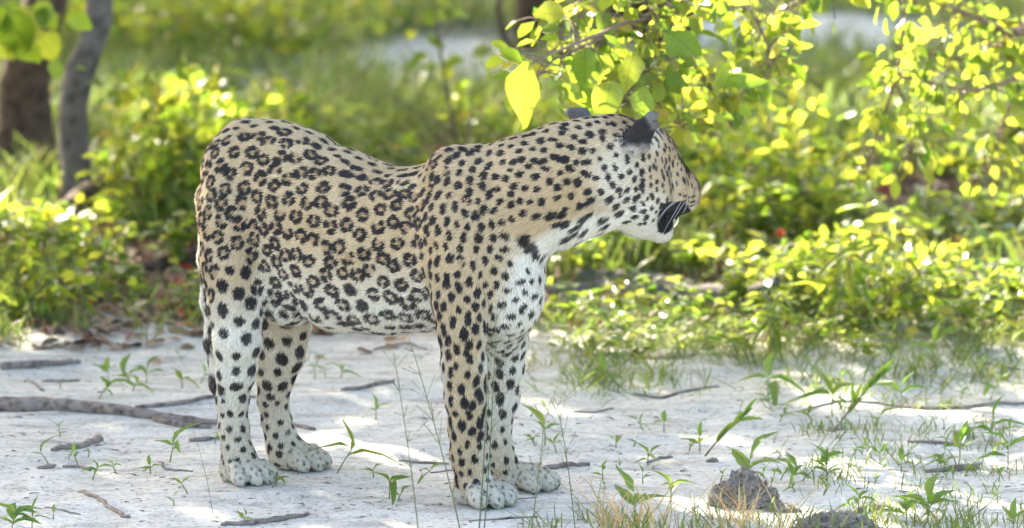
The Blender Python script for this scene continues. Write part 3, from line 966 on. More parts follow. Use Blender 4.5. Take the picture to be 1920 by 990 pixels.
def rand_leaf_array(n, base, d, up, L, W):
    """numpy leaves: 5 vertices, 4 triangles each"""
    d = d / np.linalg.norm(d, axis=1, keepdims=True)
    s = np.cross(d, up); s /= np.maximum(np.linalg.norm(s, axis=1, keepdims=True), 1e-6)
    u = np.cross(s, d)
    L = L[:, None]; W = W[:, None]
    mid = base + d * L * .45 - u * W * .10
    l = base + d * L * .45 - s * W * .5 + u * W * .12
    r = base + d * L * .45 + s * W * .5 + u * W * .12
    l2 = base + d * L * .78 - s * W * .36 + u * W * .02
    r2 = base + d * L * .78 + s * W * .36 + u * W * .02
    tip = base + d * L - u * L * .12
    V = np.stack([base, l, mid, r, l2, r2, tip], 1).reshape(-1, 3)
    o = np.arange(n)[:, None] * 7
    F = np.concatenate([o + np.array([[0, 3, 2, 1]]), o + np.array([[1, 2, 6, 4]]), o + np.array([[2, 3, 5, 6]])])
    return V, F
def leaves_obj(name, base, d, up, L, W, mat, tint, parent=None, loc=None):
    n = len(base)
    b = base - (np.array(loc) if loc is not None else 0)
    V, F = rand_leaf_array(n, b, d, up, L, W)
    me = mesh_from(name, V, F, mat, smooth=True)
    set_colors(me, np.repeat(tint, 7, axis=0), 'tint')
    return link(name, me, parent)
def blades_obj(name, base, d, bend, L, W, mat, tint, parent=None, loc=None):
    """grass blades: base (n,3), d up direction, bend horizontal vector of tip"""
    n = len(base); b = base - (np.array(loc) if loc is not None else 0)
    s = np.cross(d, bend); bad = np.linalg.norm(s, axis=1) < 1e-4; s[bad] = (1, 0, 0)
    s /= np.linalg.norm(s, axis=1, keepdims=True)
    ts = [0, .35, .7, 1]; ws = [.6, 1, .75, .06]; vs = []
    for t, w in zip(ts, ws):
        c = b + d * (L * (t - .25 * t * t))[:, None] + bend * (L * t * t)[:, None]
        vs += [c - s * (W * w * .5)[:, None], c + s * (W * w * .5)[:, None]]
    V = np.stack(vs, 1).reshape(-1, 3)
    o = np.arange(n)[:, None] * 8
    F = np.concatenate([o + np.array([[k, k + 1, k + 3, k + 2]]) for k in (0, 2, 4)])
    me = mesh_from(name, V, F, mat, smooth=True)
    set_colors(me, np.repeat(tint, 8, axis=0), 'tint')
    return link(name, me, parent)
def tints(n, lo=(.6, .7, .5), hi=(1.5, 1.25, 1.2)):
    r = rng.random((n, 1)); g = rng.normal(1, .10, (n, 3))
    return np.clip((np.array(lo) * (1 - r) + np.array(hi) * r) * g, .05, 3)
def thing(name, loc, label, cat, group=None):
    o = bpy.data.objects.new(name, None); col.objects.link(o); o.location = loc
    o.empty_display_size = .05
    return tag(o, label, cat, group)
def wiggle_path(p0, p1, n, amp, sag=0.0):
    p0 = np.array(p0, float); p1 = np.array(p1, float); out = []
    off = rng.random(3) * 50
    for i in range(n):
        t = i / (n - 1); q = p0 * (1 - t) + p1 * t
        w = np.array([vnoise(np.array([[t * 3 + off[0], k * 9.0, off[1]]]), 1.0)[0] for k in range(3)])
        q = q + w * amp * (min(t, 1 - t) * 2 + .25) + np.array([0, 0, -sag * 4 * t * (1 - t)])
        out.append(q)
    return out
def rough_tube(pts, rad, seg=9, rough=.12):
    V, F = tube(pts, rad, seg)
    V = np.array(V); c = V.mean(0)
    nb = len(pts) * seg
    cen = np.repeat(np.array(pts, float), seg, axis=0)
    rr = np.linalg.norm(V[:nb] - cen, axis=1, keepdims=True)
    k = 1 + (vnoise(V[:nb], max(rad) * 1.2 if hasattr(rad, '__len__') else rad * 1.2) * rough)[:, None] * 2
    V[:nb] = cen + (V[:nb] - cen) * k
    return [tuple(v) for v in V], F

# ================================================================== TREES whose crowns shade the place
SH = np.array([.866, -1.5])                     # ground shift of a shadow per metre of height
holes = []                                       # gaps between the crowns: where sun comes down (x, y, rx, ry)
def hole_px(px, py, rx, ry):
    g = G(px, py); holes.append((g.x, g.y, rx / 1000 * 1.9 + .05, .030 + ry / 1000 * 3.2, 1))
for h in [(700, 842, 105, 17), (610, 800, 75, 9), (800, 800, 45, 6), (560, 663, 60, 5), (680, 668, 50, 5), (660, 762, 30, 6),
          (1240, 742, 85, 11), (1120, 730, 50, 6), (1360, 812, 80, 10), (1200, 852, 70, 5), (1330, 870, 50, 8), (1440, 836, 45, 8),
          (1790, 962, 60, 9), (1880, 945, 40, 8), (190, 888, 40, 7), (80, 655, 40, 5), (330, 648, 30, 4), (1620, 676, 60, 4), (1790, 690, 50, 3),
          (1400, 672, 90, 8), (1540, 705, 60, 6), (1840, 715, 60, 5), (1270, 960, 70, 14), (1010, 790, 20, 5), (1060, 770, 40, 6)]:
    hole_px(*h)
holes += [(-.03, -.80, .10, .15), (-.10, -.64, .10, .16), (-.19, -.49, .10, .15), (.84, .36, .24, .26), (.60, -.20, .16, .14), (.78, .02, .14, .16), (.58, -.22, .24, .20)]
holes = [h if len(h) == 5 else (*h, 0) for h in holes]
def lit(q):
    """q (n,2) -> bool: open sky for the sun"""
    Q3 = np.stack([q[:, 0], q[:, 1], np.zeros(len(q))], 1)
    out = np.zeros(len(q), bool)
    rag_ = vnoise(Q3 + 3, .09) * .45
    for (cx, cy, rx, ry, rot) in holes:
        # gaps are drawn out along the sun's direction
        dx = q[:, 0] - cx; dy = q[:, 1] - cy
        a = (dx * .5 - dy * .866); b = (dx * .866 + dy * .5)
        if rot: out |= (a / rx) ** 2 + (b / ry) ** 2 + rag_ < 1
        else: out |= (dx / rx) ** 2 + (dy / ry) ** 2 < 1
    y = q[:, 1]; x = q[:, 0]
    n = vnoise(Q3 + 31, .42) * .6 + vnoise(Q3 + 17, .16) * .5
    mid = (y > 1.75) & (y < 6.6)
    th = np.where(x > .05, -.18, np.where(y > 3.2, -.15, -.02))
    d_left = ((x + .60) / .40) ** 2 + ((y - 2.55) / .30) ** 2 < 1
    mid = mid & ~d_left
    d = np.exp(-(((x + .75) / .38) ** 2 + ((y - 2.6) / .75) ** 2)) * .9       # shade behind the hind legs
    d = d + np.exp(-(((x + .15) / .35) ** 2 + ((y - 4.6) / .7) ** 2)) * .5
    d = d + np.exp(-(((x - 1.05) / .45) ** 2 + ((y - 4.5) / .7) ** 2)) * .75 + np.exp(-(((x + .2) / .4) ** 2 + ((y - 6.0) / .6) ** 2)) * .7
    out |= mid & (n > th + d)
    br = (y > .15) & (y <= 1.75) & (x > .55)
    out |= br & (n > .36)
    out |= (y > -.3) & (y <= 1.75) & (x > 1.0 + .09 * y) & (n > -.45)
    out |= (y >= 6.6) & (n > .42)
    return out
crown_of = []
def crown_points(n):
    q = np.stack([rng.uniform(-3.6, 3.8, n), rng.uniform(-2.2, 11.5, n)], 1)
    z = rng.uniform(1.9, 3.9, n)
    X = np.stack([q[:, 0] - SH[0] * z, q[:, 1] - SH[1] * z, z], 1)
    k = ~lit(q)
    return X[k]
CR = crown_points(64000)
def tree(name, base, pts, rads, mat, label, limbs, group=None):
    base = Vector(base); t = thing(name, base, label, 'tree', group)
    V, F = rough_tube([np.array(p) - np.array(base) for p in pts], rads, 14, .14)
    tr_ = link('trunk', MB().add(V, F).mesh('trunk', mat), t)
    top = np.array(pts[-1])
    for tgt in limbs:
        m = (top + np.array(tgt)) / 2 + rng.normal(0, .15, 3)
        path = bez(top - np.array([0, 0, .1]), m, tgt, 7)
        V, F = rough_tube([np.array(p) - np.array(base) for p in path], list(np.linspace(rads[-1] * .75, rads[-1] * .18, 7)), 8, .1)
        link('limb', MB().add(V, F).mesh('limb', mat), t)
    return t
g1 = G(35, 350); g2 = G(150, 395); g3 = G(1005, 92); g4 = G(1225, 60)
def up_path(b, dx, dy, H, n=8, curve=.1):
    return [np.array([b[0] + dx * t + curve * math.sin(t * 3.0) * .5, b[1] + dy * t, -.03 + H * t]) for t in np.linspace(0, 1, n)]
spec = []
TRK = [np.array(P(36, 350, g1.y)), np.array(P(40, 300, g1.y)), np.array(P(42, 240, g1.y)), np.array(P(48, 160, g1.y)), np.array(P(66, 80, g1.y)), np.array(P(88, 0, g1.y)), np.array(P(110, -90, g1.y + .1)), np.array((-1.2, g1.y + .3, 1.6)), np.array((-1.1, g1.y + .6, 2.6))]
TRK[0][2] = -.03
tl = tree('broadleaf_tree', (g1.x, g1.y, 0), TRK, [.13, .100, .080, .070, .062, .055, .050, .05, .045], M_bark,
          'thick dark brown tree trunk at the left edge of the frame', [(-2.6, 5.5, 3.4), (-.6, 7.0, 3.6), (-2.4, 8.0, 3.5)])
spec.append((tl, (g1.x, g1.y + .6)))
# leaning grey stem: its path as seen in the photograph
lp = [P(150, 400, g2.y), P(143, 330, g2.y), P(138, 270, g2.y), P(140, 200, g2.y - .02), P(150, 130, g2.y - .04), P(168, 85, g2.y - .05), P(186, 30, g2.y - .05), P(190, -60, g2.y)]
lp = [np.array(p) for p in lp] + [np.array((-.95, 4.6, 1.4)), np.array((-.6, 4.9, 2.2))]
ts_ = tree('slender_tree', (g2.x, g2.y, 0), lp, [.060, .042, .038, .038, .038, .036, .032, .032, .032, .03], M_barkg,
           'slender grey tree stem that bends, just right of the thick trunk', [(-.2, 4.2, 3.0), (-1.4, 4.4, 3.4), (.2, 5.6, 3.3)])
spec.append((ts_, (-.6, 4.9)))
tf = tree('broadleaf_tree', (g3.x, g3.y, 0), up_path(g3, .1, .2, 2.4, 8, .03), list(np.linspace(.075, .06, 8)), M_bark,
          'narrow dark trunk far behind, rising above the big pale leaves', [(-.8, 10.5, 3.4), (.6, 11.5, 3.5)])
spec.append((tf, (g3.x, g3.y + .2)))
tf2 = tree('broadleaf_tree', (g4.x, g4.y, 0), up_path(g4, .1, .3, 2.6, 8, .05), list(np.linspace(.15, .11, 8)), M_bark,
           'wide dark trunk base at the top edge, above the bright leaf cluster', [(.9, 12.5, 3.5), (1.8, 10.8, 3.6)])
spec.append((tf2, (g4.x + .3, g4.y + 1.0)))
# tree standing to the right of the frame, its low branches droop into view
rb = (2.15, 3.3, 0)
tR = tree('drooping_tree', rb, up_path(rb, -.25, .1, 1.9, 9, .12), list(np.linspace(.11, .06, 9)), M_barkg,
          'leafy tree from the right, its bright branches drooping into the upper right', [(.9, 4.2, 2.9), (2.6, 5.2, 3.3), (1.3, 6.6, 3.2), (-.2, 3.4, 3.1)])
spec.append((tR, (1.9, 3.8)))
C2 = np.array([s[1] for s in spec])
own = np.argmin(((CR[:, None, :2] - C2[None] - np.array([0, .8])) ** 2).sum(2), axis=1)
for k, (t, c) in enumerate(spec):
    B = CR[own == k]
    if not len(B): continue
    n = len(B)
    d = rng.normal(0, 1, (n, 3)); d[:, 2] -= .4
    up = rng.normal(0, .6, (n, 3)) + np.array([-.3, .5, .7])
    o = leaves_obj('crown', B, d, up, rng.uniform(.10, .17, n), rng.uniform(.07, .11, n), M_crown, tints(n), t, t.location)
    o['kind'] = 'stuff'
print('crowns', len(CR), round(time.time() - T0, 1))

# ================================================================== LITTER AND GROUND COVER
def scatter(n, x0, x1, y0, y1):
    x = rng.uniform(x0, x1, n); y = rng.uniform(y0, y1, n)
    return x, y
def onground(x, y, dz=0.0): return np.stack([x, y, gh(x, y) + dz], 1)
def keep_noise(x, y, scale, th, off=0):
    Q = np.stack([x, y, np.zeros_like(x)], 1) + off
    return (vnoise(Q, scale) + vnoise(Q + 5, scale * .35) * .5) > th
def leopard_clear(x, y):
    k = np.ones(len(x), bool)
    for g in PAWG: k &= np.hypot(x - g.x, y - g.y) > .085
    return k
def unit_rows(a): return a / np.linalg.norm(a, axis=1, keepdims=True)
# dead leaves under the bushes
x, y = scatter(16000, -2.0, 2.2, 1.7, 6.8)
k = (y > 2.1 + vnoise(np.stack([x, x * 0, x * 0], 1), .3) * .35) | (rng.random(len(x)) < .03); x, y = x[k], y[k]
n = len(x); d = rng.normal(0, 1, (n, 3)); d[:, 2] = rng.uniform(-.1, .35, n)
up = rng.normal(0, .45, (n, 3)) + np.array([0, 0, 1])
tn = tints(n, (.35, .35, .4), (2.0, 1.9, 1.8)); red = rng.random(n) < .04; tn[red] *= np.array([1.6, .5, .4])
o = leaves_obj('leaf_litter', onground(x, y, .006), d, up, rng.uniform(.02, .055, n), rng.uniform(.014, .03, n), M_dry, tn)
tag(o, 'brown dead leaves strewn under the undergrowth', 'leaf litter', kind='stuff')
# crumbs of bark and broken twig on the sand
x, y = scatter(3800, -1.5, 1.6, -.6, 2.5)
k = keep_noise(x, y, .5, -.12, 3) & (rng.random(len(x)) < .75); x, y = x[k], y[k]; n = len(x)
d = rng.normal(0, 1, (n, 3)); d[:, 2] = 0; d[:, 1] *= .5
o = leaves_obj('bark_crumbs', onground(x, y, .0025), d, np.tile([0, 0, 1.0], (n, 1)) + rng.normal(0, .2, (n, 3)),
               rng.uniform(.004, .020, n) * rng.uniform(.5, 1.4, n), rng.uniform(.002, .005, n), M_dry, tints(n, (.3, .3, .35), (1.0, 1.0, 1.1)))
tag(o, 'tiny dark crumbs of bark and leaf scattered over the sand', 'debris', kind='stuff')
# low broad-leaved ground cover
def _b(px, py, rx, ry):
    g = G(px, py); return (g.x, g.y, rx / 1000 * (12 + g.y) / 12, ry / 1000 / .14)
BARE = [_b(800, 290, 230, 60), _b(1700, 400, 250, 48), _b(310, 510, 130, 75), _b(1250, 565, 240, 30), _b(1760, 540, 160, 20), _b(130, 430, 90, 25), _b(560, 250, 100, 20), _b(1340, 430, 60, 25)]
def cover(name, label, n, x0, x1, y0, y1, hmax, ls, mat, th, dens_edge=True, tint=None, cat='ground cover'):
    x, y = scatter(n, x0, x1, y0, y1)
    k = keep_noise(x, y, .38, th, 21)
    for (bx_, by_, rx_, ry_) in BARE: k &= ((x - bx_) / rx_) ** 2 + ((y - by_) / ry_) ** 2 + vnoise(np.stack([x, y, x * 0], 1), .15) * .4 > 1
    x, y = x[k], y[k]
    # cluster the leaves on little plants
    m = len(x); rep = 9
    cx = np.repeat(x, rep) + rng.normal(0, .028, m * rep); cy = np.repeat(y, rep) + rng.normal(0, .028, m * rep)
    hh = np.repeat(rng.uniform(.25, 1, m) * hmax * (1 + .0 * x), rep) * rng.uniform(.25, 1, m * rep)
    b = onground(cx, cy); b[:, 2] += hh
    n2 = len(b); a = rng.uniform(0, 6.283, n2)
    d = np.stack([np.cos(a), np.sin(a), rng.uniform(-.35, .6, n2)], 1)
    up = rng.normal(0, .4, (n2, 3)) + np.array([0, 0, 1])
    s = rng.uniform(*ls, n2)
    o = leaves_obj(name, b, d, up, s, s * rng.uniform(.45, .8, n2), mat, tints(n2) if tint is None else tints(n2, *tint))
    tag(o, label, cat, kind='stuff'); return o
cover('ground_cover', 'dense low green weeds under the bushes behind the leopard', 1900, -1.75, 1.9, 2.3, 6.3, .15, (.022, .055), M_leafj, .02)
cover('ground_cover', 'fresh green weeds fringing the sand at the right', 480, .15, 1.7, 1.65, 3.4, .10, (.016, .038), M_leafj, .0)
# grasses
def grass(name, label, x, y, L, W, tint, mat=None, bendv=.55, cat='grass'):
    n = len(x); a = rng.uniform(0, 6.283, n)
    d = np.stack([rng.normal(0, .38, n), rng.normal(0, .38, n), np.ones(n)], 1)
    bend = np.stack([np.cos(a), np.sin(a), np.zeros(n)], 1) * rng.uniform(.1, bendv, n)[:, None]
    o = blades_obj(name, onground(x, y), d, bend, L, W, mat or M_grass, tint)
    return tag(o, label, cat, kind='stuff')
x, y = scatter(46000, -2.3, 2.4, 5.6, 14); k = keep_noise(x, y, .7, -.35, 40); x, y = x[k], y[k]
k = ~((((x + .24) / .32) ** 2 + ((y - 8.2) / .8) ** 2 < 1) | (((x - .95) / .45) ** 2 + ((y - 9.2) / .8) ** 2 < 1)); x, y = x[k], y[k]
grass('far_grass', 'pale green grass growing far behind, above the bushes', x, y, rng.uniform(.05, .20, len(x)), rng.uniform(.004, .009, len(x)), tints(len(x), (.8, .8, .8), (1.7, 1.5, 1.6)))
cx = rng.uniform(-1.6, 1.8, 170); cy = rng.uniform(2.3, 5.8, 170)
kb = np.ones(170, bool)
for (bx_, by_, rx_, ry_) in BARE: kb &= ((cx - bx_) / rx_) ** 2 + ((cy - by_) / ry_) ** 2 > 1
cx = np.where(kb, cx, 3.0)
x = np.repeat(cx, 34) + rng.normal(0, .035, 170 * 34); y = np.repeat(cy, 34) + rng.normal(0, .035, 170 * 34)
grass('undergrowth_grass', 'tufts of green grass among the weeds', x, y, rng.uniform(.06, .22, len(x)), rng.uniform(.003, .008, len(x)), tints(len(x)))
# fine grass thicket at the right, in front of the log
cx = np.concatenate([rng.uniform(.15, 1.7, 150), rng.uniform(.05, .7, 30)]); cy = np.concatenate([1.3 + rng.beta(1.6, 1.6, 150) * 1.9, rng.uniform(1.4, 2.3, 30)])
x = np.repeat(cx, 22) + rng.normal(0, .04, len(cx) * 22); y = np.repeat(cy, 22) + rng.normal(0, .06, len(cx) * 22)
grass('fringe_grass', 'fine green grass along the edge of the sand at the right', x, y, rng.uniform(.02, .075, len(x)), rng.uniform(.0015, .0045, len(x)), tints(len(x)), None, 1.1)
cx = rng.uniform(-1.5, -.5, 70); cy = rng.uniform(2.0, 2.9, 70)
x = np.repeat(cx, 20) + rng.normal(0, .03, len(cx) * 20); y = np.repeat(cy, 20) + rng.normal(0, .03, len(cx) * 20)
grass('fringe_grass', 'sparse short grass along the edge of the sand at the left', x, y, rng.uniform(.02, .09, len(x)), rng.uniform(.002, .005, len(x)), tints(len(x)))

# fine tangled grass and straw straggling from the thicket on to the sand
cx = rng.uniform(.1, 1.25, 240); cy = 1.0 + rng.beta(2.2, 1.5, 240) * 1.6
x = np.repeat(cx, 12) + rng.normal(0, .04, 240 * 12); y = np.repeat(cy, 12) + rng.normal(0, .05, 240 * 12); n = len(x)
d = np.stack([rng.normal(0, .8, n), rng.normal(0, .8, n), np.ones(n) * .8], 1); a = rng.uniform(0, 6.283, n)
o = blades_obj('tangled_grass', onground(x, y), unit_rows(d), np.stack([np.cos(a), np.sin(a), -np.ones(n) * .3], 1) * rng.uniform(.3, .9, n)[:, None], rng.uniform(.03, .10, n), rng.uniform(.0010, .0024, n), M_grass, tints(n, (.9, .8, .9), (2.2, 1.8, 2.0)))
tag(o, 'fine tangled grey-green grass spreading over the sand, right of the front legs', 'grass', kind='stuff')

# ================================================================== LEAFY HERBS AND BUSHES
LM = {'ovate': leaf_mesh('ovate_leaf', OVATE, .3, .2, M_leaf), 'round': leaf_mesh('round_leaf', ROUND, .25, .15, M_leaf),
      'lance': leaf_mesh('lance_leaf', LANCE, .5, .45, M_leaf), 'grassy': leaf_mesh('strap_leaf', GRASSY, .6, .35, M_leaf)}
SM = {'ovate': leaf_mesh('seedling_ovate', [(t, w * .55) for t, w in OVATE], .3, .25, M_seed), 'lance': leaf_mesh('seedling_lance', LANCE, .5, .4, M_seed),
      'grassy': leaf_mesh('seedling_strap', GRASSY, .6, .35, M_seed)}
VAR = {}
for k_, sh_, fo_, dr_, m_ in (('ovate', OVATE, .3, .2, M_leaf), ('round', ROUND, .25, .15, M_leaf), ('lance', LANCE, .5, .45, M_leaf)):
    VAR[LM[k_].name] = [leaf_mesh(k_ + '_leaf', sh_, fo_ * (1 + .3 * i), dr_ * (.4 + .8 * i), m_, .16, i + 3) for i in range(4)]
for k_, sh_, fo_, dr_ in (('ovate', [(t, w * .55) for t, w in OVATE], .3, .25), ('lance', LANCE, .5, .4), ('grassy', GRASSY, .6, .35)):
    VAR[SM[k_].name] = [leaf_mesh(k_ + '_seedling', sh_, fo_ * (1 + .3 * i), dr_ * (.3 + .7 * i), M_seed, .14, i + 9) for i in range(4)]
def add_leaf(me, parent, ploc, base, d, up, L, W=None):
    me = random.choice(VAR.get(me.name, [me]))
    o = bpy.data.objects.new('leaf', me); col.objects.link(o); o.parent = parent
    child_orient(o, ploc, base, d, up, L, W); return o
def herb(x, y, H, nst, per, ls, kind, label, lean=(0, 0), spread=.25, name='leafy_herb', cat='plant', group='leafy herbs behind the leopard', whorl=2, stem_r=.003):
    z = gz(x, y); t = thing(name, (x, y, z), label, cat, group); loc = (x, y, z)
    for s in range(nst):
        a = random.uniform(0, 6.28); h = H * random.uniform(.7, 1.05)
        top = np.array([math.cos(a) * spread * h + lean[0], math.sin(a) * spread * h + lean[1], h])
        path = [np.array((0, 0, -.01)), top * .35 + np.array([0, 0, h * .08]), top * .7 + np.array([0, 0, h * .06]), top]
        path = [p + rng.normal(0, .004, 3) for p in path]
        V, F = tube(path, [stem_r, stem_r * .9, stem_r * .7, stem_r * .4], 5)
        link('stem', MB().add(V, F).mesh('stem', M_stem), t)
        for i in range(per):
            f = (i + 1) / per; f = .25 + .75 * f
            seg = min(int(f * 3), 2); ft = f * 3 - seg; p = path[seg] * (1 - ft) + path[seg + 1] * ft
            a2 = a + i * 2.4
            for w in range(whorl):
                aa = a2 + w * 6.283 / whorl + random.uniform(-.4, .4)
                d = np.array([math.cos(aa), math.sin(aa), random.uniform(-.1, .7)])
                L = random.uniform(*ls) * (1.1 - .35 * f)
                add_leaf(LM[kind], t, (0, 0, 0), p, d, (random.uniform(-.3, .3), random.uniform(-.3, .3), 1), L)
    return t
# (px, py base, height, stems, leaves/stem, leaf size, kind, label)
HERBS = [
 (395, 330, .30, 2, 4, (.05, .08), 'ovate', 'upright sunlit herb behind the leopard\'s rump, its top leaves in a star'),
 (330, 400, .22, 4, 5, (.04, .06), 'round', 'round-leaved sunlit bush between the grey stem and the rump'),
 (270, 420, .20, 4, 5, (.035, .055), 'round', 'bright bushy herb just right of the grey stem'),
 (92, 345, .13, 4, 5, (.035, .055), 'ovate', 'sunlit yellow-green herb between the two left trunks'),
 (60, 480, .10, 4, 5, (.03, .045), 'round', 'low clump of rounded bright leaves under the thick trunk'),
 (180, 540, .12, 4, 5, (.03, .045), 'round', 'rounded sunlit leaves low at the left, above the sand'),
 (250, 560, .10, 3, 4, (.03, .04), 'round', 'small sunlit leaf cluster left of the hind legs'),
 (30, 560, .16, 4, 5, (.03, .05), 'ovate', 'shaded green herb at the left edge above the sand'),
 (350, 600, .10, 3, 4, (.025, .04), 'ovate', 'small sunlit weed touching the tail side of the leopard'),
 (480, 260, .20, 3, 4, (.04, .06), 'ovate', 'dark-leaved herb just above the leopard\'s rump'),
 (640, 330, .16, 4, 4, (.05, .09), 'lance', 'pointed sunlit blades showing above the hollow of the back'),
 (700, 350, .17, 3, 4, (.05, .09), 'lance', 'sunlit pointed leaves above the middle of the back'),
 (770, 345, .14, 3, 4, (.04, .08), 'lance', 'bright lance-leaved herb before the shoulder hump'),
 (850, 300, .20, 3, 4, (.04, .07), 'ovate', 'thin herb standing over the shoulder blades'),
 (1330, 440, .26, 4, 6, (.04, .06), 'round', 'glowing round-leaved herb in front of the leopard\'s nose'),
 (1410, 400, .24, 4, 6, (.035, .055), 'round', 'dense sunlit herb right of the nose'),
 (1480, 420, .20, 4, 5, (.035, .05), 'ovate', 'yellow-green herb above the red flower'),
 (1100, 530, .11, 3, 4, (.04, .06), 'ovate', 'small sunlit herb beside the chest with upright leaves'),
 (1060, 500, .16, 3, 4, (.05, .08), 'lance', 'lance-leaved herb glowing under the throat'),
 (1170, 520, .14, 4, 5, (.03, .05), 'round', 'low sunlit herb under the jaw'),
 (1230, 520, .15, 4, 5, (.03, .05), 'round', 'pale sunlit leaves under the chin'),
 (1300, 540, .13, 4, 5, (.03, .05), 'round', 'sunlit weeds below and right of the chin'),
 (1600, 470, .20, 3, 4, (.07, .11), 'lance', 'tall sunlit herb with long curved leaves at the right'),
 (1660, 560, .24, 2, 4, (.08, .12), 'lance', 'broad lance-leaved herb in the middle of the right thicket'),
 (1560, 640, .22, 2, 4, (.09, .13), 'lance', 'dark green herb with wide drooping leaves, right foreground thicket'),
 (1760, 480, .20, 3, 4, (.06, .09), 'ovate', 'sunlit herb with upright ovate leaves left of the right edge'),
 (1860, 490, .18, 3, 5, (.04, .06), 'round', 'rounded sunlit herb near the right edge'),
 (1890, 620, .16, 3, 4, (.05, .08), 'lance', 'lance-leaved herb at the right edge above the sand'),
 (1800, 650, .10, 3, 3, (.04, .06), 'round', 'low round-leaved herb near the right end of the sand'),
 (1450, 680, .14, 3, 4, (.05, .08), 'lance', 'green weed at the sand edge below the red flower'),
 (1500, 600, .16, 3, 5, (.03, .05), 'round', 'glowing small-leaved herb in the middle of the right thicket'),
 (1380, 600, .12, 4, 5, (.03, .045), 'round', 'glowing weeds left of the right thicket'),
 (1720, 620, .16, 3, 4, (.06, .09), 'lance', 'pointed green weed right of the thicket'),
 (1640, 380, .22, 4, 5, (.04, .06), 'round', 'olive herb in the shade under the drooping branch'),
 (1560, 350, .22, 4, 5, (.04, .06), 'ovate', 'mottled herb below the drooping twig'),
 (1840, 390, .20, 4, 5, (.04, .06), 'ovate', 'shaded herb under the drooping branches at the right'),
 (950, 250, .18, 3, 4, (.04, .06), 'ovate', 'dull green herb behind the neck'),
 (1250, 330, .25, 4, 6, (.045, .07), 'round', 'sunlit bush hidden behind the head'),
 (1390, 270, .24, 4, 6, (.05, .07), 'ovate', 'sunlit bush between the head and the drooping twig'),
 (1480, 300, .22, 4, 5, (.04, .06), 'ovate', 'green bush right of the nose, further back'),
]
for (px, py, H, ns, per, ls, kd_, lab) in HERBS:
    g = G(px, py)
    herb(g.x, g.y, H, ns, per, ls, kd_, lab, stem_r=.0028)
# thin-stemmed bare shrub behind the back
for (px, py, H, ns, per, ls, kd_, lab) in [
 (1420, 500, .22, 5, 6, (.045, .065), 'round', 'glowing bushy herb just beyond the chin, right side'),
 (1530, 380, .24, 5, 6, (.05, .07), 'ovate', 'dense leafy herb between the nose and the drooping twig'),
 (1120, 330, .22, 5, 6, (.05, .08), 'ovate', 'leafy herb behind the head, its top above the crown'),
 (300, 300, .22, 5, 6, (.04, .07), 'ovate', 'leafy herb behind the round bush, left of the rump'),
 (430, 300, .24, 5, 6, (.045, .07), 'ovate', 'sunlit leafy herb right behind the rump'),
 (90, 540, .16, 5, 6, (.035, .05), 'round', 'rounded leafy clump at the lower left, by the sand'),
 (330, 500, .12, 4, 5, (.03, .05), 'round', 'dull leafy clump left of the thigh'),
 (1900, 330, .26, 5, 6, (.05, .08), 'ovate', 'tall leafy herb at the right edge under the branches'),
 (560, 300, .16, 4, 5, (.04, .07), 'lance', 'narrow-leaved herb above the back\'s slope'),
 ]:
    g = G(px, py); herb(g.x, g.y, H, ns, per, ls, kd_, lab, stem_r=.0028)
def bush(px, py, w, h, n, ls, label, stems=6):
    g = G(px, py); z = gz(g.x, g.y); loc = (g.x, g.y, z); t = thing('leafy_bush', loc, label, 'bush', 'leafy bushes in the undergrowth')
    pts = []
    for s in range(stems):
        a = random.uniform(0, 6.28); tp_ = np.array([math.cos(a) * w * .42, math.sin(a) * w * .42, h * random.uniform(.6, .95)])
        path = bez((0, 0, -.01), tp_ * .4 + np.array([0, 0, h * .25]), tp_, 6); pts += path[1:]
        link('stem', MB().add(*tube(path, list(np.linspace(.004, .0012, 6)), 5)).mesh('stem', M_twig), t)
    pts = np.array(pts); c = pts[rng.integers(0, len(pts), n)]
    q = c + rng.normal(0, 1, (n, 3)) * np.array([w * .13, w * .13, h * .11]); q[:, 2] = np.abs(q[:, 2])
    d = q - c * .8 + rng.normal(0, .05, (n, 3)); d[:, 2] -= .02; L = rng.uniform(*ls, n)
    up = rng.normal(0, .5, (n, 3)) + np.array([-.2, .2, .9])
    o = leaves_obj('foliage', q, d, up, L, L * rng.uniform(.5, .75, n), M_spray, tints(n), t); o['kind'] = 'stuff'
for a_ in [
 (1410, 470, .36, .38, 330, (.03, .05), 'leafy bush rising just beyond the nose'),
 (1300, 400, .34, .40, 330, (.03, .055), 'leafy bush hidden behind the face'),
 (1180, 360, .36, .34, 300, (.03, .055), 'leafy bush behind the ears'),
 (1520, 450, .30, .26, 240, (.03, .05), 'leafy bush under the gap in the branches, right of the nose'),
 (1890, 450, .26, .22, 200, (.03, .05), 'leafy bush against the right edge'),
 (275, 430, .30, .24, 280, (.03, .055), 'leafy bush just right of the slender stem'),
 (350, 410, .36, .34, 320, (.035, .06), 'leafy bush left of the rump, sunlit on top'),
 (460, 350, .34, .26, 260, (.035, .06), 'leafy bush showing behind the rump'),
 (70, 450, .28, .09, 200, (.03, .05), 'low leafy bush around the foot of the thick trunk'),
 (150, 560, .34, .13, 260, (.025, .042), 'low spreading bush at the sand edge, left'),
 (30, 600, .30, .12, 200, (.025, .04), 'low shaded bush in the left corner of the undergrowth'),
 (1480, 560, .36, .16, 280, (.022, .04), 'small-leaved low bush over the grey log'),
 (1640, 620, .36, .18, 300, (.022, .04), 'grey-green low bush in the middle of the right thicket'),
 (470, 110, .8, .16, 300, (.04, .07), 'dull green bush far behind, above the rump'),
 (300, 100, .7, .22, 300, (.04, .07), 'dull bush far behind, between stem and rump, top left'),
 (640, 50, .8, .12, 260, (.04, .07), 'dim low bush at the top edge, left of the far sand'),
 (1480, 190, .6, .12, 220, (.04, .06), 'dull low bush in the gap between the branches'),
 (960, 320, .3, .16, 200, (.03, .05), 'dim bush behind the neck'),
]: bush(*a_)
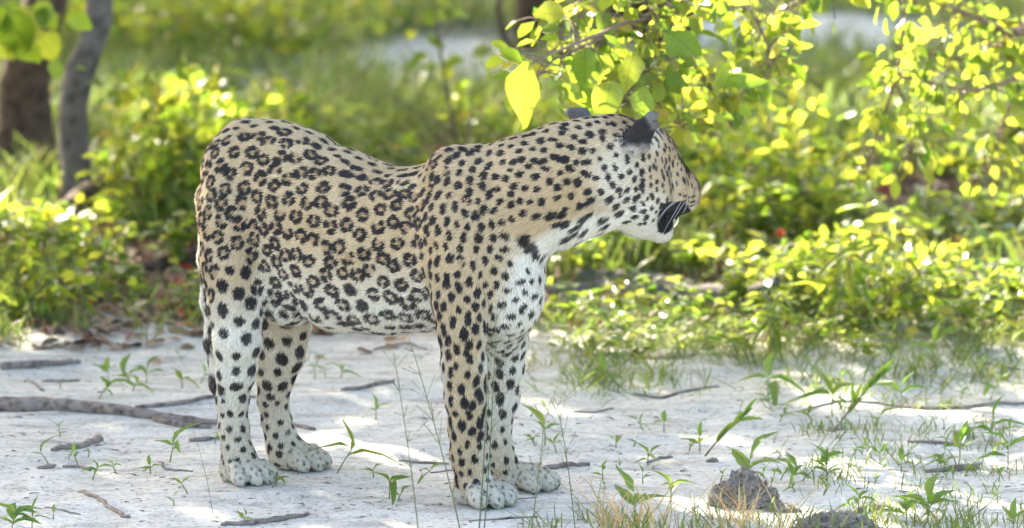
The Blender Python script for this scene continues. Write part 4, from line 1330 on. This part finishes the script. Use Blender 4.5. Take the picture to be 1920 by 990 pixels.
g = G(850, 330); t = thing('bare_shrub', (g.x, g.y, gz(g.x, g.y)), 'thin dark-stemmed shrub with few yellow leaves, behind the shoulder', 'shrub')
for path, r in [([(870, 330), (850, 230), (835, 150), (820, 60), (812, -20)], .008), ([(860, 300), (890, 230), (885, 170)], .006), ([(850, 250), (760, 200), (720, 170)], .004),
                ([(835, 170), (790, 120), (760, 80)], .003), ([(820, 80), (860, 40), (880, 10)], .003), ([(872, 330), (800, 290), (740, 280), (690, 300)], .004)]:
    pts = [np.array(P(a, b, g.y + rng.normal(0, .03))) - np.array(t.location) for a, b in path]
    if len(pts) == 3: pts = bez(*pts, 6)
    V, F = rough_tube(pts, list(np.linspace(r, r * .4, len(pts))), 6, .1)
    link('stem', MB().add(V, F).mesh('stem', M_twig), t)
for (a, b, L, sz) in [(812, 10, 12, .05), (830, 20, 0, .05), (780, 60, 0, .045), (815, 45, 0, .05), (850, 35, 0, .05), (885, 95, 0, .07), (870, 110, 0, .06), (800, 100, 0, .06),
                      (850, 120, 0, .06), (820, 140, 0, .06), (770, 150, 0, .06), (760, 170, 0, .05), (900, 120, 0, .05), (920, 100, 0, .05), (860, 150, 0, .05),
                      (795, 75, 0, .04), (805, 110, 0, .05), (835, 95, 0, .05), (890, 85, 0, .06), (790, 130, 0, .05)]:
    p = np.array(P(a, b, g.y + rng.normal(0, .05))) - np.array(t.location)
    add_leaf(LM['ovate'], t, (0, 0, 0), p, (rng.normal(), rng.normal() * .6, rng.normal() * .6), (rng.normal() * .4, -.6, .7), sz * 1.15)
# fallen bare twigs crossing behind the back
for path, lab in [([(500, 130), (540, 180), (600, 215), (640, 260)], 'thin bare twig curving behind the back, tip at upper left'), ([(560, 215), (640, 170), (700, 120)], 'straight thin twig slanting up behind the back')]:
    g5 = G(600, 300)
    pts = [np.array(P(a, b, g5.y)) for a, b in path] + [np.array(GP(path[-1][0] if len(path) > 3 else path[0][0], 300))]
    if len(path) == 3: pts = [pts[3]] + pts[:3]
    b = pts[0].copy(); V, F = tube([p - b for p in pts], list(np.linspace(.004, .003, len(pts))), 5)
    o = link('bare_twig', MB().add(V, F).mesh('bare_twig', M_twig)); o.location = b; tag(o, lab, 'twig')

# ---- drooping branches of the right-hand tree: (path px, depth), leaves hang along it
tloc = np.array(tR.location)
nleaf = 0
def branch(path, depth0, depth1, r, nlf, size, kind='ovate', twigs=True, spread=30, tilt=0):
    global nleaf
    n = len(path)
    pts = [np.array(P(a, b, depth0 + (depth1 - depth0) * i / (n - 1))) - tloc for i, (a, b) in enumerate(path)]
    V, F = rough_tube(pts, list(np.linspace(r, r * .3, n)), 7, .08)
    br = link('branch', MB().add(V, F).mesh('branch', M_twig), tR)
    for i in range(nlf):
        f = random.random() ** .8 * (n - 1) * .999; s = int(f); p = pts[s] * (1 - (f - s)) + pts[s + 1] * (f - s)
        off = np.array([random.gauss(0, 1), random.gauss(0, 1.2), random.gauss(0, .8)]) * spread / 1000
        q = p + off
        if not LEAFTEST(q + tloc): continue
        d = unit(np.array([random.gauss(0, .7), random.gauss(0, .6), random.gauss(-.55, .5)]) + off * 14)
        L = random.uniform(*size)
        up = (random.gauss(0, .6) - .3, random.gauss(0, .6) + .6, .6)
        if nleaf < 275 and L > .036: add_leaf(LM[kind], br, (0, 0, 0), q, d, up, L); nleaf += 1
        else: SMALL.append((q, d, up, L))
        if random.random() < .6:
            V, F = tube([p, (p + q) / 2 + np.array([0, 0, .006]), q], [.0018, .0015, .001], 4)
            TW.add(V, F)
    return br
TW = MB(); SMALL = []
LEAFTEST = lambda q: True
branch([(1960, 60), (1890, 60), (1820, 30), (1760, 5), (1700, -30)], 2.2, 2.0, .010, 80, (0.027, 0.051), spread=40)
branch([(1980, 130), (1900, 150), (1830, 170), (1760, 160), (1680, 140)], 2.2, 1.9, .007, 60, (0.027, 0.048), spread=38)
branch([(1700, -60), (1600, -40), (1500, 5), (1440, 30), (1390, 60)], 1.9, 1.8, .006, 72, (0.030, 0.054), spread=30)
branch([(1560, -40), (1500, 10), (1480, 60)], 1.9, 1.9, .004, 24, (0.030, 0.054), spread=22)
branch([(1700, -40), (1690, 90), (1680, 150), (1650, 240), (1620, 330)], 2.0, 2.1, .005, 84, (0.027, 0.051), spread=26)
branch([(1450, -60), (1350, -20), (1240, 20), (1150, 60), (1080, 120)], 1.5, 1.3, .008, 112, (0.030, 0.061), spread=48)
branch([(1300, -30), (1230, 90), (1190, 160), (1150, 210)], 1.5, 1.2, .006, 84, (0.030, 0.068), spread=42)
branch([(1240, 20), (1130, 70), (1040, 110), (990, 160)], 1.4, 1.0, .005, 60, (0.030, 0.061), spread=40)
branch([(1250, 40), (1300, 120), (1330, 170), (1420, 150)], 1.5, 1.5, .005, 60, (0.030, 0.061), spread=38)
branch([(1900, 180), (1870, 260), (1850, 330)], 2.3, 2.3, .005, 32, (0.030, 0.054), spread=36)
branch([(1150, -40), (1060, 20), (1010, 40)], 1.5, 1.3, .004, 28, (0.030, 0.061), spread=28)
branch([(1960, 20), (1880, 80), (1800, 110), (1730, 100)], 2.3, 2.1, .005, 80, (0.030, 0.054), spread=45)
branch([(1350, -30), (1420, 40), (1450, 110), (1440, 150)], 1.7, 1.6, .005, 52, (0.030, 0.061), spread=30)
branch([(1250, 60), (1200, 120), (1240, 200), (1290, 250)], 1.4, 1.3, .004, 68, (0.030, 0.061), spread=42)
branch([(1680, 160), (1720, 230), (1700, 300)], 2.1, 2.2, .004, 44, (0.030, 0.054), spread=30)
_q = np.array([a[0] for a in SMALL]); _d = np.array([a[1] for a in SMALL]); _u = np.array([a[2] for a in SMALL], float); _l = np.array([a[3] for a in SMALL])
_o = leaves_obj('foliage', _q, _d, _u, _l, _l * rng.uniform(.45, .65, len(_l)), M_spray, tints(len(_l)), tR); _o['kind'] = 'stuff'
link('twig', TW.mesh('twig', M_twig), tR)['kind'] = 'stuff'
# the largest leaves, placed one by one: tip direction and size as in the photograph
bigbr = link('branch', MB().add(*tube([np.array(P(1180, 40, 1.3)) - tloc, np.array(P(1060, 90, .95)) - tloc, np.array(P(1000, 115, .8)) - tloc], [.004, .003, .002], 6)).mesh('branch', M_twig), tR)
for (x0, y0, x1, y1, dep, wf, face) in [(1000, 112, 968, 240, .75, .88, .25), (1150, 150, 1120, 222, .9, 1.35, .2), (1190, 100, 1165, 165, 1.0, 1.15, .3), (1060, 30, 1000, 20, 1.1, 1.3, .6),
                                 (1255, 60, 1310, 105, 1.2, 1.4, .5), (1215, 160, 1200, 235, 1.0, 1.0, .3), (1340, 165, 1370, 115, 1.0, .8, .3), (1080, 130, 1100, 210, 1.3, 1.2, .5),
                                 (1345, 165, 1440, 145, 1.0, .55, .5), (1100, 90, 1085, 150, 1.1, 1.3, .4)]:
    a = np.array(P(x0, y0, dep)) - tloc; b = np.array(P(x1, y1, dep - .03)) - tloc
    L = np.linalg.norm(b - a)
    add_leaf(LM['ovate'], bigbr, (0, 0, 0), a, b - a, (-.35, -1, face), L, L * wf)
    nleaf += 1
# leaves of the thick left tree hanging in the top left corner
trunkL = tl
tb = link('branch', MB().add(*tube([np.array(P(-60, -20, 3.6)) - np.array(tl.location), np.array(P(20, 20, 3.6)) - np.array(tl.location), np.array(P(90, 60, 3.6)) - np.array(tl.location)], [.006, .005, .003], 6)).mesh('branch', M_twig), tl)
for (x0, y0, x1, y1, wf) in [(20, 0, 0, 110, 1.3), (60, 10, 40, 100, 1.4), (10, 20, 50, 110, 1.4), (70, 60, 105, 120, 1.3), (40, 70, 70, 125, 1.3), (80, 10, 100, 60, 1.5),
                             (-20, 10, 10, 60, 1.5), (110, 110, 104, 150, 1.5), (130, 20, 170, 60, 1.2), (90, 0, 60, 50, 1.4), (-10, 60, 20, 120, 1.2)]:
    dep = 3.6 + random.uniform(-.1, .15)
    a = np.array(P(x0, y0, dep)) - np.array(tl.location); b = np.array(P(x1, y1, dep)) - np.array(tl.location); L = np.linalg.norm(b - a)
    add_leaf(LM['ovate'], tb, (0, 0, 0), a, b - a, (-.3, -1, .4), L, L * wf)
# thin dark curved stem at the top behind the neck
gq = G(985, 110)
pts = [np.array(P(a, b, gq.y - 1.5)) for a, b in [(938, -40), (935, 20), (945, 70), (975, 108), (1000, 150)]]
b0_ = np.array(GP(1000, 215)); pts.append(b0_)
pts = pts[::-1]
V, F = tube([p - b0_ for p in pts], [.014, .013, .012, .012, .011, .010], 7)
o = link('sapling_stem', MB().add(V, F).mesh('sapling_stem', M_bark)); o.location = b0_
tag(o, 'thin dark curved sapling stem at the top, above the neck', 'sapling')
print('bushes', nleaf, round(time.time() - T0, 1))

# ================================================================== WOOD ON THE GROUND
def stick(path, rads, label, name='stick', cat='stick', mat=None, seg=7, lift=.0, group=None, rough=.24, twigs=()):
    pts = [np.array(GP(a, b)) for a, b in path]
    # subdivide and follow the ground
    dense = []
    for i in range(len(pts) - 1):
        for t in np.linspace(0, 1, 5)[:-1]: dense.append(pts[i] * (1 - t) + pts[i + 1] * t)
    dense.append(pts[-1]); n = len(dense)
    rr = np.interp(np.linspace(0, 1, n), np.linspace(0, 1, len(rads)), rads)
    for i, p in enumerate(dense):
        p[:2] += rng.normal(0, rr[i] * .45 + .0008, 2); p[2] = gz(p[0], p[1]) + rr[i] * .55 + lift * math.sin(math.pi * i / (n - 1))
    b = dense[0].copy(); b[2] = gz(b[0], b[1])
    V, F = rough_tube([p - b for p in dense], list(rr), seg, rough)
    m = MB().add(V, F)
    for (fi, dx, dy, dz, L, r) in twigs:
        p = dense[int(fi * (n - 1))] - b; q = p + unit((dx, dy, dz)) * L
        V, F = tube([p, (p + q) / 2 + rng.normal(0, L * .06, 3), q], [r, r * .8, r * .4], 5); m.add(V, F)
    o = link(name, m.mesh(name, mat or M_wood)); o.location = b
    return tag(o, label, cat, group)
# the long fallen branch at the left: body, fork, torn end
pts = [(-60, 755), (40, 762), (140, 768), (220, 776), (300, 783), (370, 790), (420, 790)]
fb = thing('fallen_branch', GP(-60, 755), 'long fallen grey-brown branch lying on the sand at the left, behind the hind paws', 'branch')
def fb_part(name, path, rads, seg=12, rough=.16):
    P3 = [np.array(GP(a, b)) for a, b in path]; dense = []
    for i in range(len(P3) - 1):
        for t in np.linspace(0, 1, 6)[:-1]: dense.append(P3[i] * (1 - t) + P3[i + 1] * t)
    dense.append(P3[-1]); rr = np.interp(np.linspace(0, 1, len(dense)), np.linspace(0, 1, len(rads)), rads)
    for i, p in enumerate(dense): p[2] = gz(p[0], p[1]) + rr[i] * .55; p[:2] += rng.normal(0, rr[i] * .06, 2)
    V, F = rough_tube([p - np.array(fb.location) for p in dense], list(rr), seg, rough)
    link(name, MB().add(V, F).mesh(name, M_wood), fb)
fb_part('stem', pts, [.016, .017, .015, .012, .011, .009, .006])
fb_part('stem', [(-60, 748), (60, 750), (170, 762), (260, 776), (350, 782)], [.011, .012, .010, .007, .004])
fb_part('side_branch', [(255, 768), (320, 762), (380, 754), (430, 751), (480, 752)], [.005, .006, .005, .004, .002])
fb_part('side_branch', [(290, 785), (340, 795), (395, 797)], [.008, .007, .004])
STICKS = [
 ([(0, 685), (60, 682), (130, 674), (150, 672)], [.010, .008, .004], 'dark stick lying flat at the left edge behind the fallen branch'),
 ([(80, 702), (110, 700), (150, 699)], [.004, .003], 'short dark stick behind the fallen branch'),
 ([(42, 706), (62, 714), (80, 727)], [.004, .003], 'short slanting twig behind the fallen branch, near the left edge'),
 ([(100, 848), (140, 840), (170, 828), (192, 818)], [.006, .007, .008], 'curled chip of bark with a raised end, left of the hind paw'),
 ([(120, 872), (150, 872), (170, 878)], [.004, .003], 'small twig just below the curled bark at the left'),
 ([(70, 876), (92, 873), (106, 866)], [.004, .005, .002], 'dark twig at the foot of the leftmost seedling'),
 ([(298, 865), (310, 877), (335, 879), (364, 882)], [.002, .0025, .002], 'bent thin twig left of the near hind paw'),
 ([(150, 918), (180, 932), (210, 947), (240, 962)], [.004, .0035, .0045], 'knobbly pale twig lying slantwise in the lower left'),
 ([(85, 943), (120, 948), (150, 954)], [.002, .0015], 'hair-thin twig in the lower left'),
 ([(418, 978), (470, 975), (530, 968), (575, 958)], [.005, .006, .004], 'grey stick at the bottom edge below the hind paw'),
 ([(358, 820), (385, 818), (410, 812)], [.005, .005, .003], 'short dark stick touching the near hind leg'),
 ([(640, 740), (690, 733), (745, 720)], [.005, .006, .004], 'weathered stick on the sand under the belly'),
 ([(745, 860), (790, 862), (840, 863)], [.002, .003], 'thin dark straight twig left of the near front paw'),
 ([(805, 886), (830, 882), (850, 878)], [.0015, .002], 'tiny twig against the near front leg'),
 ([(535, 783), (560, 788), (590, 795)], [.005, .004], 'weathered stub of wood behind the far hind paw'),
 ([(700, 655), (760, 648), (800, 660)], [.003, .003], 'thin twig in the shade below the belly'),
 ([(880, 985), (940, 982), (1010, 979)], [.002, .003, .002], 'long straight black twig at the bottom edge under the front paw'),
 ([(1075, 770), (1110, 770), (1150, 762)], [.0025, .002], 'thin twig on the sand right of the far front leg'),
 ([(1190, 735), (1240, 742), (1300, 733), (1345, 725)], [.003, .004, .003], 'bent dark twig at the edge of the weeds, centre right'),
 ([(1080, 675), (1130, 668), (1200, 676), (1300, 684)], [.003, .004, .003], 'long low dark stick behind the bright upright seedling'),
 ([(1215, 855), (1235, 850), (1262, 846)], [.003, .004, .002], 'short dark twig between the seedlings, centre right'),
 ([(1020, 873), (1060, 868), (1105, 864)], [.005, .007, .004], 'flat scrap of weathered bark right of the far front paw'),
 ([(1500, 768), (1560, 748), (1640, 744), (1720, 754), (1790, 762), (1850, 752), (1940, 752)], [.002, .003, .003, .004, .0045, .0045, .004], 'long thin curved branch lying across the sand at the right'),
 ([(1700, 826), (1750, 828), (1810, 822)], [.003, .004, .003], 'dark stick among the seedlings at the right'),
 ([(1600, 965), (1640, 952), (1665, 950)], [.006, .009, .005], 'dark curled piece of bark at the bottom right'),
 ([(1830, 682), (1880, 684), (1935, 690)], [.003, .003], 'thin stick at the right edge, behind the curved branch'),
 ([(1740, 880), (1790, 870), (1830, 862)], [.005, .008, .006], 'brown scrap of bark in the grass at the lower right'),
 ([(960, 940), (990, 938), (1005, 936)], [.0015, .001], 'tiny twig right of the near front paw'),
]
for pth, rd, lab in STICKS: stick(pth, rd, lab)
# logs and roots in the undergrowth
def log(path, rads, label, mat=M_barkg):
    base = np.array(GP(*path[0][:2])); pts = []
    for (a, b, dz), r in zip(path, rads):
        p = np.array(GP(a, b)); p[2] = gz(p[0], p[1]) + r * .7 + dz; pts.append(p)
    n = 24; T = np.linspace(0, len(pts) - 1, n); dense = []
    for t in T:
        i = min(int(t), len(pts) - 2); dense.append(pts[i] * (1 - (t - i)) + pts[i + 1] * (t - i))
    V, F = rough_tube([p - base for p in dense], list(np.interp(T, range(len(rads)), rads)), 12, .16)
    o = link('log', MB().add(V, F).mesh('log', mat)); o.location = base; return tag(o, label, 'log')
log([(1030, 555, 0), (1150, 560, 0), (1280, 566, 0), (1400, 580, 0), (1460, 576, .01), (1530, 560, .03)], [.016, .022, .024, .026, .034, .030], 'curved grey log on the ground in the undergrowth, right of the chest')
log([(1080, 530, 0), (1200, 532, 0), (1310, 548, 0)], [.018, .022, .014], 'darker log just behind the curved grey log')
log([(1560, 560, 0), (1700, 545, 0), (1800, 548, 0), (1950, 520, 0)], [.022, .026, .028, .030], 'long grey log lying behind the weeds at the right edge')
log([(220, 520, 0), (300, 500, 0), (390, 490, .02)], [.016, .02, .014], 'dim brown log behind the tail', M_bark)
log([(60, 430, .0), (120, 425, .02), (200, 402, .06), (240, 395, .08)], [.03, .028, .024, .012], 'thick dark root running between the two left stems', M_bark)

# ---- earth clods
def clod(px, py, w, h, label, name='earth_clod'):
    c = np.array(GP(px, py)); V = []; F = []; nu, nv = 40, 18
    for i in range(nv + 1):
        ph = math.pi * .5 * i / nv
        for j in range(nu):
            th = 2 * math.pi * j / nu
            V.append((w * math.cos(ph * .98) * math.cos(th), w * .85 * math.cos(ph * .98) * math.sin(th), h * math.sin(ph) - .004))
    V = np.array(V); k = 1 + vnoise(V + px, .035) * .16 + vnoise(V + py, .012) * .20 + vnoise(V, .005) * .14
    V[:, :2] *= k[:, None]; V[:, 2] = V[:, 2] * (1 + (k - 1) * 1.3)
    for i in range(nv):
        for j in range(nu): F.append((i * nu + j, i * nu + (j + 1) % nu, (i + 1) * nu + (j + 1) % nu, (i + 1) * nu + j))
    o = link(name, MB().add(V, F).mesh(name, M_clod, smooth=False)); o.location = c
    return tag(o, label, 'clod')
clod(1398, 946, .064, .062, 'crumbly grey mound of earth in the lower right, seedlings growing on it')
clod(1335, 853, .013, .012, 'small round earth clod beside the drooping sprig')
clod(1575, 990, .07, .028, 'low crumbly mound of earth at the bottom edge, lower right')
clod(1460, 955, .04, .02, 'low spill of earth on the right side of the grey mound')
clod(1568, 800, .020, .010, 'small dark clod at the foot of the slanting grey sprig')

# ---- red things in the undergrowth
M_red, nt, pb = new_mat('red_petal'); pb.inputs['Base Color'].default_value = (.62, .06, .03, 1); pb.inputs['Roughness'].default_value = .6
g = G(1463, 560); fl = thing('red_flower', (g.x, g.y, gz(g.x, g.y)), 'small round orange-red flower head standing in the weeds, right of the chin', 'flower')
top = np.array(P(1463, 440, g.y)) - np.array(fl.location)
link('stem', MB().add(*tube([(0, 0, 0), top * .5 + np.array([.004, 0, 0]), top], [.002, .0018, .0015], 5)).mesh('stem', M_stem), fl)
m = MB()
for i in range(26):
    a = random.uniform(0, 6.28); e = random.uniform(-.5, 1.5)
    d = np.array([math.cos(a) * math.cos(e), math.sin(a) * math.cos(e), math.sin(e)]); s = unit(np.cross(d, (.1, .2, 1)))
    q = top + d * .013; m.add([top - s * .003, top + s * .003, q + s * .004 + d * .001, q - s * .004], [(0, 1, 2, 3)])
link('flower_head', m.mesh('flower_head', M_red), fl)
M_rl = leaf_material('red_dead_leaf', (.28, .03, .02), (.4, .03, .02), tw=.3)
for (px, py, dep_, L, lab) in [(1585, 395, 0, .09, 'dark red dead leaf caught in the shade under the drooping twig'), (1640, 400, 0, .06, 'rusty red dead leaf right of the dark red one'), (915, 420, 0, .05, 'rusty leaf low behind the shoulder')]:
    me = leaf_mesh('dead_leaf', OVATE, .5, .3, M_rl); g = GP(px, py)
    o = link('dead_leaf', me); orient(o, (g.x, g.y, g.z + .06), (1, .1, .25), (0, -.7, 1), L * 1.2, L * 1.6); tag(o, lab, 'leaf')

# ================================================================== SEEDLINGS ON THE SAND
sc_ = {}
def seedling(px, py, hpx, nl, kind, label=None, lean=0.0, group=None, wide=1.0, name='seedling'):
    g = GP(px, py)
    if not leopard_clear(np.array([g.x]), np.array([g.y]))[0]: return
    t = thing(name, g, label, 'plant', group)
    H = hpx / 1000 * (12 + g.y) / 12
    top = np.array([lean * H, random.uniform(-.1, .1) * H, H * .45])
    link('stem', MB().add(*tube([(0, 0, -.004), top * .5, top], [.0014, .0012, .0008], 4)).mesh('stem', M_stem), t)
    a0 = random.uniform(0, 6.28)
    for i in range(nl):
        a = a0 + i * (6.283 / nl) + random.uniform(-.5, .5)
        f = random.uniform(.45, 1) if i else 1
        el = random.uniform(.35, .8) if i else random.uniform(.9, 1.4)
        d = np.array([math.cos(a) * math.cos(el) + lean * .6, math.sin(a) * math.cos(el) * .8, math.sin(el)])
        L = H * random.uniform(.45, .75)
        add_leaf(SM[kind], t, (0, 0, 0), top * f, d, (-math.cos(a) * .6, -math.sin(a) * .6 - .3, .8), L, L * wide * random.uniform(.8, 1.2))
    return t
NAMED = [
 (730, 938, 75, 3, 'lance', 'grey-green seedling with three upright strap leaves below the belly', 0, 1.3),
 (630, 890, 110, 5, 'grassy', 'sprawling wiry grass plant right of the far hind paw', .3, 1.2),
 (700, 897, 35, 2, 'ovate', 'single short leaf standing on the sand under the belly', 0, 1.2),
 (780, 905, 55, 3, 'lance', 'small seedling bending right before the near front paw', .5, 1.0),
 (705, 785, 50, 4, 'ovate', 'four-leaved seedling on the sand under the belly', 0, 1.0),
 (1135, 728, 75, 4, 'lance', 'bright upright seedling glowing in the sun right of the front legs', 0, 1.5),
 (1062, 722, 40, 2, 'ovate', 'small bright seedling left of the taller glowing one', 0, .9),
 (1022, 835, 80, 3, 'ovate', 'upright seedling close to the right of the far front leg', 0, .8),
 (1245, 805, 42, 3, 'ovate', 'yellow-tipped seedling standing in a patch of sun', 0, 1.0),
 (1155, 835, 40, 3, 'lance', 'little seedling left of the sun patch, centre right', 0, 1.2),
 (1215, 860, 50, 5, 'lance', 'spreading seedling beside the short dark twig', 0, 1.2),
 (1205, 905, 42, 2, 'ovate', 'seedling just below the spreading one, centre right', 0, 1.2),
 (1130, 902, 45, 3, 'lance', 'seedling right of the far front paw', 0, 1.2),
 (1312, 832, 60, 4, 'ovate', 'leafy seedling left of the drooping sprig', 0, .9),
 (1405, 910, 110, 4, 'ovate', 'tall seedling growing out of the grey earth mound', 0, 1.0),
 (1478, 905, 75, 5, 'ovate', 'broad-leaved seedling right of the earth mound', .2, 1.0),
 (1500, 890, 95, 4, 'lance', 'long-leaved seedling leaning right, beside the earth mound', .5, 1.2),
 (1550, 895, 60, 6, 'ovate', 'bushy little seedling right of the long-leaved one', 0, .7),
 (1258, 950, 75, 4, 'lance', 'seedling near the bottom edge with spreading narrow leaves', 0, 1.2),
 (1190, 975, 110, 6, 'ovate', 'clump of broad leaves at the bottom edge, centre right', 0, .9),
 (20, 990, 80, 6, 'lance', 'clump of broad green blades in the bottom left corner', .1, 1.4),
 (60, 990, 70, 4, 'grassy', 'thin-bladed plant beside the clump in the bottom left corner', 0, 1.2),
 (95, 868, 60, 2, 'grassy', 'leftmost seedling by the curled bark, one long blade', -.3, 1.6),
 (148, 865, 55, 3, 'ovate', 'bright seedling growing at the curled bark', -.2, .8),
 (172, 892, 50, 4, 'lance', 'small seedling right of the bright one by the bark', .2, 1.2),
 (282, 882, 36, 4, 'lance', 'tiny four-leaved seedling at the left', 0, 1.2),
 (318, 868, 80, 4, 'lance', 'thin upright seedling left of the near hind paw', .1, 1.0),
 (326, 950, 35, 2, 'ovate', 'single-bladed seedling at the lower left', 0, 1.0),
 (100, 960, 28, 1, 'ovate', 'tiny sprout at the lower left', 0, 1.0),
 (110, 990, 30, 3, 'lance', 'small sprout at the bottom left edge', .3, 1.2),
 (182, 745, 60, 4, 'lance', 'seedling standing right behind the fallen branch', .4, 1.3),
 (250, 712, 55, 5, 'lance', 'leafy seedling behind the fallen branch', -.3, 1.3),
 (275, 708, 60, 5, 'ovate', 'taller seedling behind the fallen branch', 0, .8),
 (342, 725, 50, 3, 'lance', 'three-bladed seedling left of the tail tip', 0, 1.4),
 (430, 700, 60, 3, 'lance', 'seedling glimpsed behind the near hind leg', 0, 1.2),
 (590, 715, 50, 5, 'grassy', 'fine seedling behind the far hind leg', 0, 1.4),
 (640, 712, 40, 4, 'lance', 'seedling on the shaded sand under the belly', 0, 1.2),
 (1440, 745, 90, 4, 'lance', 'upright weed at the edge of the sand', 0, 1.2),
 (1560, 770, 90, 4, 'lance', 'weed standing just left of the curved thin branch', 0, 1.1),
 (1690, 760, 100, 4, 'lance', 'weed rising over the curved thin branch', 0, 1.0),
 (1750, 700, 110, 4, 'lance', 'tall weed with broad blades at the sand edge, right', 0, 1.2),
 (1855, 745, 70, 3, 'lance', 'weed near the right edge above the curved branch', .2, 1.2),
 (1650, 860, 70, 5, 'grassy', 'grassy seedling in the middle of the right-hand sand', 0, 1.6),
 (1690, 880, 50, 5, 'ovate', 'leafy seedling right of the grassy one', 0, .8),
 (1770, 880, 75, 6, 'grassy', 'grassy tuft by the brown bark scrap', 0, 1.6),
 (1800, 850, 75, 5, 'lance', 'long-bladed seedling in the right-hand grass', 0, 1.2),
 (1890, 870, 110, 7, 'grassy', 'large grassy tuft at the right edge', 0, 1.5),
 (1860, 820, 90, 6, 'grassy', 'grassy tuft behind the large one at the right edge', 0, 1.5),
 (1740, 975, 90, 7, 'ovate', 'leafy clump at the bottom right', 0, .9),
 (1700, 985, 80, 6, 'lance', 'pointed-leaf clump beside the leafy clump at the bottom right', 0, 1.2),
 (1610, 960, 60, 4, 'lance', 'seedling beside the dark curled bark', 0, 1.2),
 (1900, 990, 60, 5, 'ovate', 'small leafy plant in the bottom right corner', 0, .9),
 (1870, 940, 40, 4, 'lance', 'small seedling above the bottom right corner', 0, 1.2),
]
for (px, py, hp_, nl, kd_, lab, ln, wd_) in NAMED: seedling(px, py, hp_, nl, kd_, lab, ln, None, wd_)
GRP = 'tiny seedlings scattered over the sand'
cnt = 0
rs = random.Random(3)
while cnt < 120:
    px = rs.uniform(20, 1910); py = rs.uniform(655, 985)
    w = .25 + .75 * (px > 1380) if py > 740 else .75
    if px < 400 or 560 < px < 1000: w *= .35
    if rs.random() > w: continue
    if abs(px - 900) < 100 and py > 850: continue
    seedling(px, py, rs.uniform(18, 48), rs.choice((2, 3, 4)), rs.choice(('lance', 'lance', 'ovate', 'grassy')), 'tiny green seedling sprouting from the sand', rs.uniform(-.3, .3), GRP, rs.uniform(.9, 1.4))
    cnt += 1
# drooping silvery sprigs
def sprig(px, py, tx, ty, n, size, label):
    g = np.array(GP(px, py)); t = thing('leaf_sprig', g, label, 'sprig')
    e = np.array(P(tx, ty, g[1] - .02)) - g; m_ = e * .5 + np.array([0, 0, .012])
    path = bez((0, 0, 0), m_, e, 8)
    link('stem', MB().add(*tube(path, list(np.linspace(.0022, .001, 8)), 5)).mesh('stem', M_twig), t)
    for i in range(n):
        p = path[min(2 + i * 6 // n, 7)]; d = unit(e) + np.array([random.gauss(0, .25), random.gauss(0, .3), random.gauss(0, .25)])
        add_leaf(SM['lance'], t, (0, 0, 0), p, d, (0, -1, .3), size * .85, size * .8)
sprig(1322, 845, 1395, 780, 9, .045, 'broken leafy sprig leaning right from the sand, in the sun patch')
sprig(1562, 805, 1655, 700, 10, .05, 'grey-green broken sprig slanting up to the right, right side')
sprig(1180, 655, 1130, 590, 8, .04, 'grey feathery sprig lying over the weeds left of the thicket')

# ---- tall grass culms in front of the leopard, soft in the foreground
CG = 'thin grass culms standing in front of the leopard'
def culm(px, py, tx, ty, dep, r, label, plume=True, mat=None):
    g = G(px, py); b = np.array((g.x * (12 + dep) / (12 + g.y), dep, gz(g.x, dep)))
    b = np.array((P(px, py, dep).x, dep, gz(P(px, py, dep).x, dep)))
    e = np.array(P(tx, ty, dep)) - b; t = thing('grass_culm', b, label, 'grass stalk')
    path = bez((0, 0, 0), e * .5 + np.array([.006, 0, .01]), e, 9)
    link('stalk', MB().add(*tube(path, list(np.linspace(r, r * .45, 9)), 5)).mesh('stalk', mat or M_culm), t)
    if plume:
        m = MB()
        for i in range(26):
            p = path[4 + i % 5]; d = unit(e) * .7 + np.array([random.gauss(0, .45), random.gauss(0, .3), random.gauss(0, .3)])
            m.add(*tube([p, p + d * .015, p + d * random.uniform(.02, .045)], [.0004, .0003, .0007], 3))
        link('seed_head', m.mesh('seed_head', M_culm), t)['kind'] = 'stuff'
M_culm = leaf_material('culm_green', (.16, .19, .10), (.2, .22, .08), tw=.2)
culm(792, 1010, 742, 690, -.75, .0014, 'pale upright grass culm left of the front legs', True)
culm(868, 960, 775, 660, -.55, .0015, 'grass culm arching up to the left before the belly', True)
culm(895, 1010, 915, 660, -.62, .0016, 'green culm crossing the near front leg', False)
culm(905, 1015, 930, 600, -.60, .0013, 'thin culm over the front legs, reaching the chest', True)
culm(1080, 960, 1045, 760, -.50, .0012, 'fine culm right of the far front paw, leaning left', True)
culm(990, 1000, 1020, 790, -.60, .0013, 'fine culm in front of the far front paw', True)
culm(400, 930, 360, 800, -.2, .0006, 'hair-fine stalk left of the hind paw', False)
# dry sunlit grass along the bottom
M_strawj = leaf_material('dry_blade', (.40, .34, .20), (.5, .40, .18), attr=True, tw=.4, dry=True)
cx = rng.uniform(.15, .50, 16); x = np.repeat(cx, 12) + rng.normal(0, .012, 192); y = rng.uniform(-.52, -.36, 16).repeat(12) + rng.normal(0, .012, 192)
grass('dry_grass', 'pale dry grass blades catching the sun along the bottom edge', x, y, rng.uniform(.05, .14, 192), rng.uniform(.0015, .003, 192), tints(192), M_strawj, .9)
cx = rng.uniform(.05, .95, 60); x = np.repeat(cx, 10) + rng.normal(0, .02, 600); y = rng.uniform(-.55, -.30, 60).repeat(10) + rng.normal(0, .02, 600)
grass('low_grass', 'short green grass along the bottom edge at the right', x, y, rng.uniform(.02, .07, 600), rng.uniform(.0015, .0035, 600), tints(600), None, .7)
cx = rng.uniform(.55, .98, 90); x = np.repeat(cx, 9) + rng.normal(0, .02, 810); y = rng.uniform(-.3, .9, 90).repeat(9) + rng.normal(0, .02, 810)
grass('low_grass', 'fine green grass sprouting through the sand at the right', x, y, rng.uniform(.015, .05, 810), rng.uniform(.001, .003, 810), tints(810), None, .8)
print('all done', round(time.time() - T0, 1))
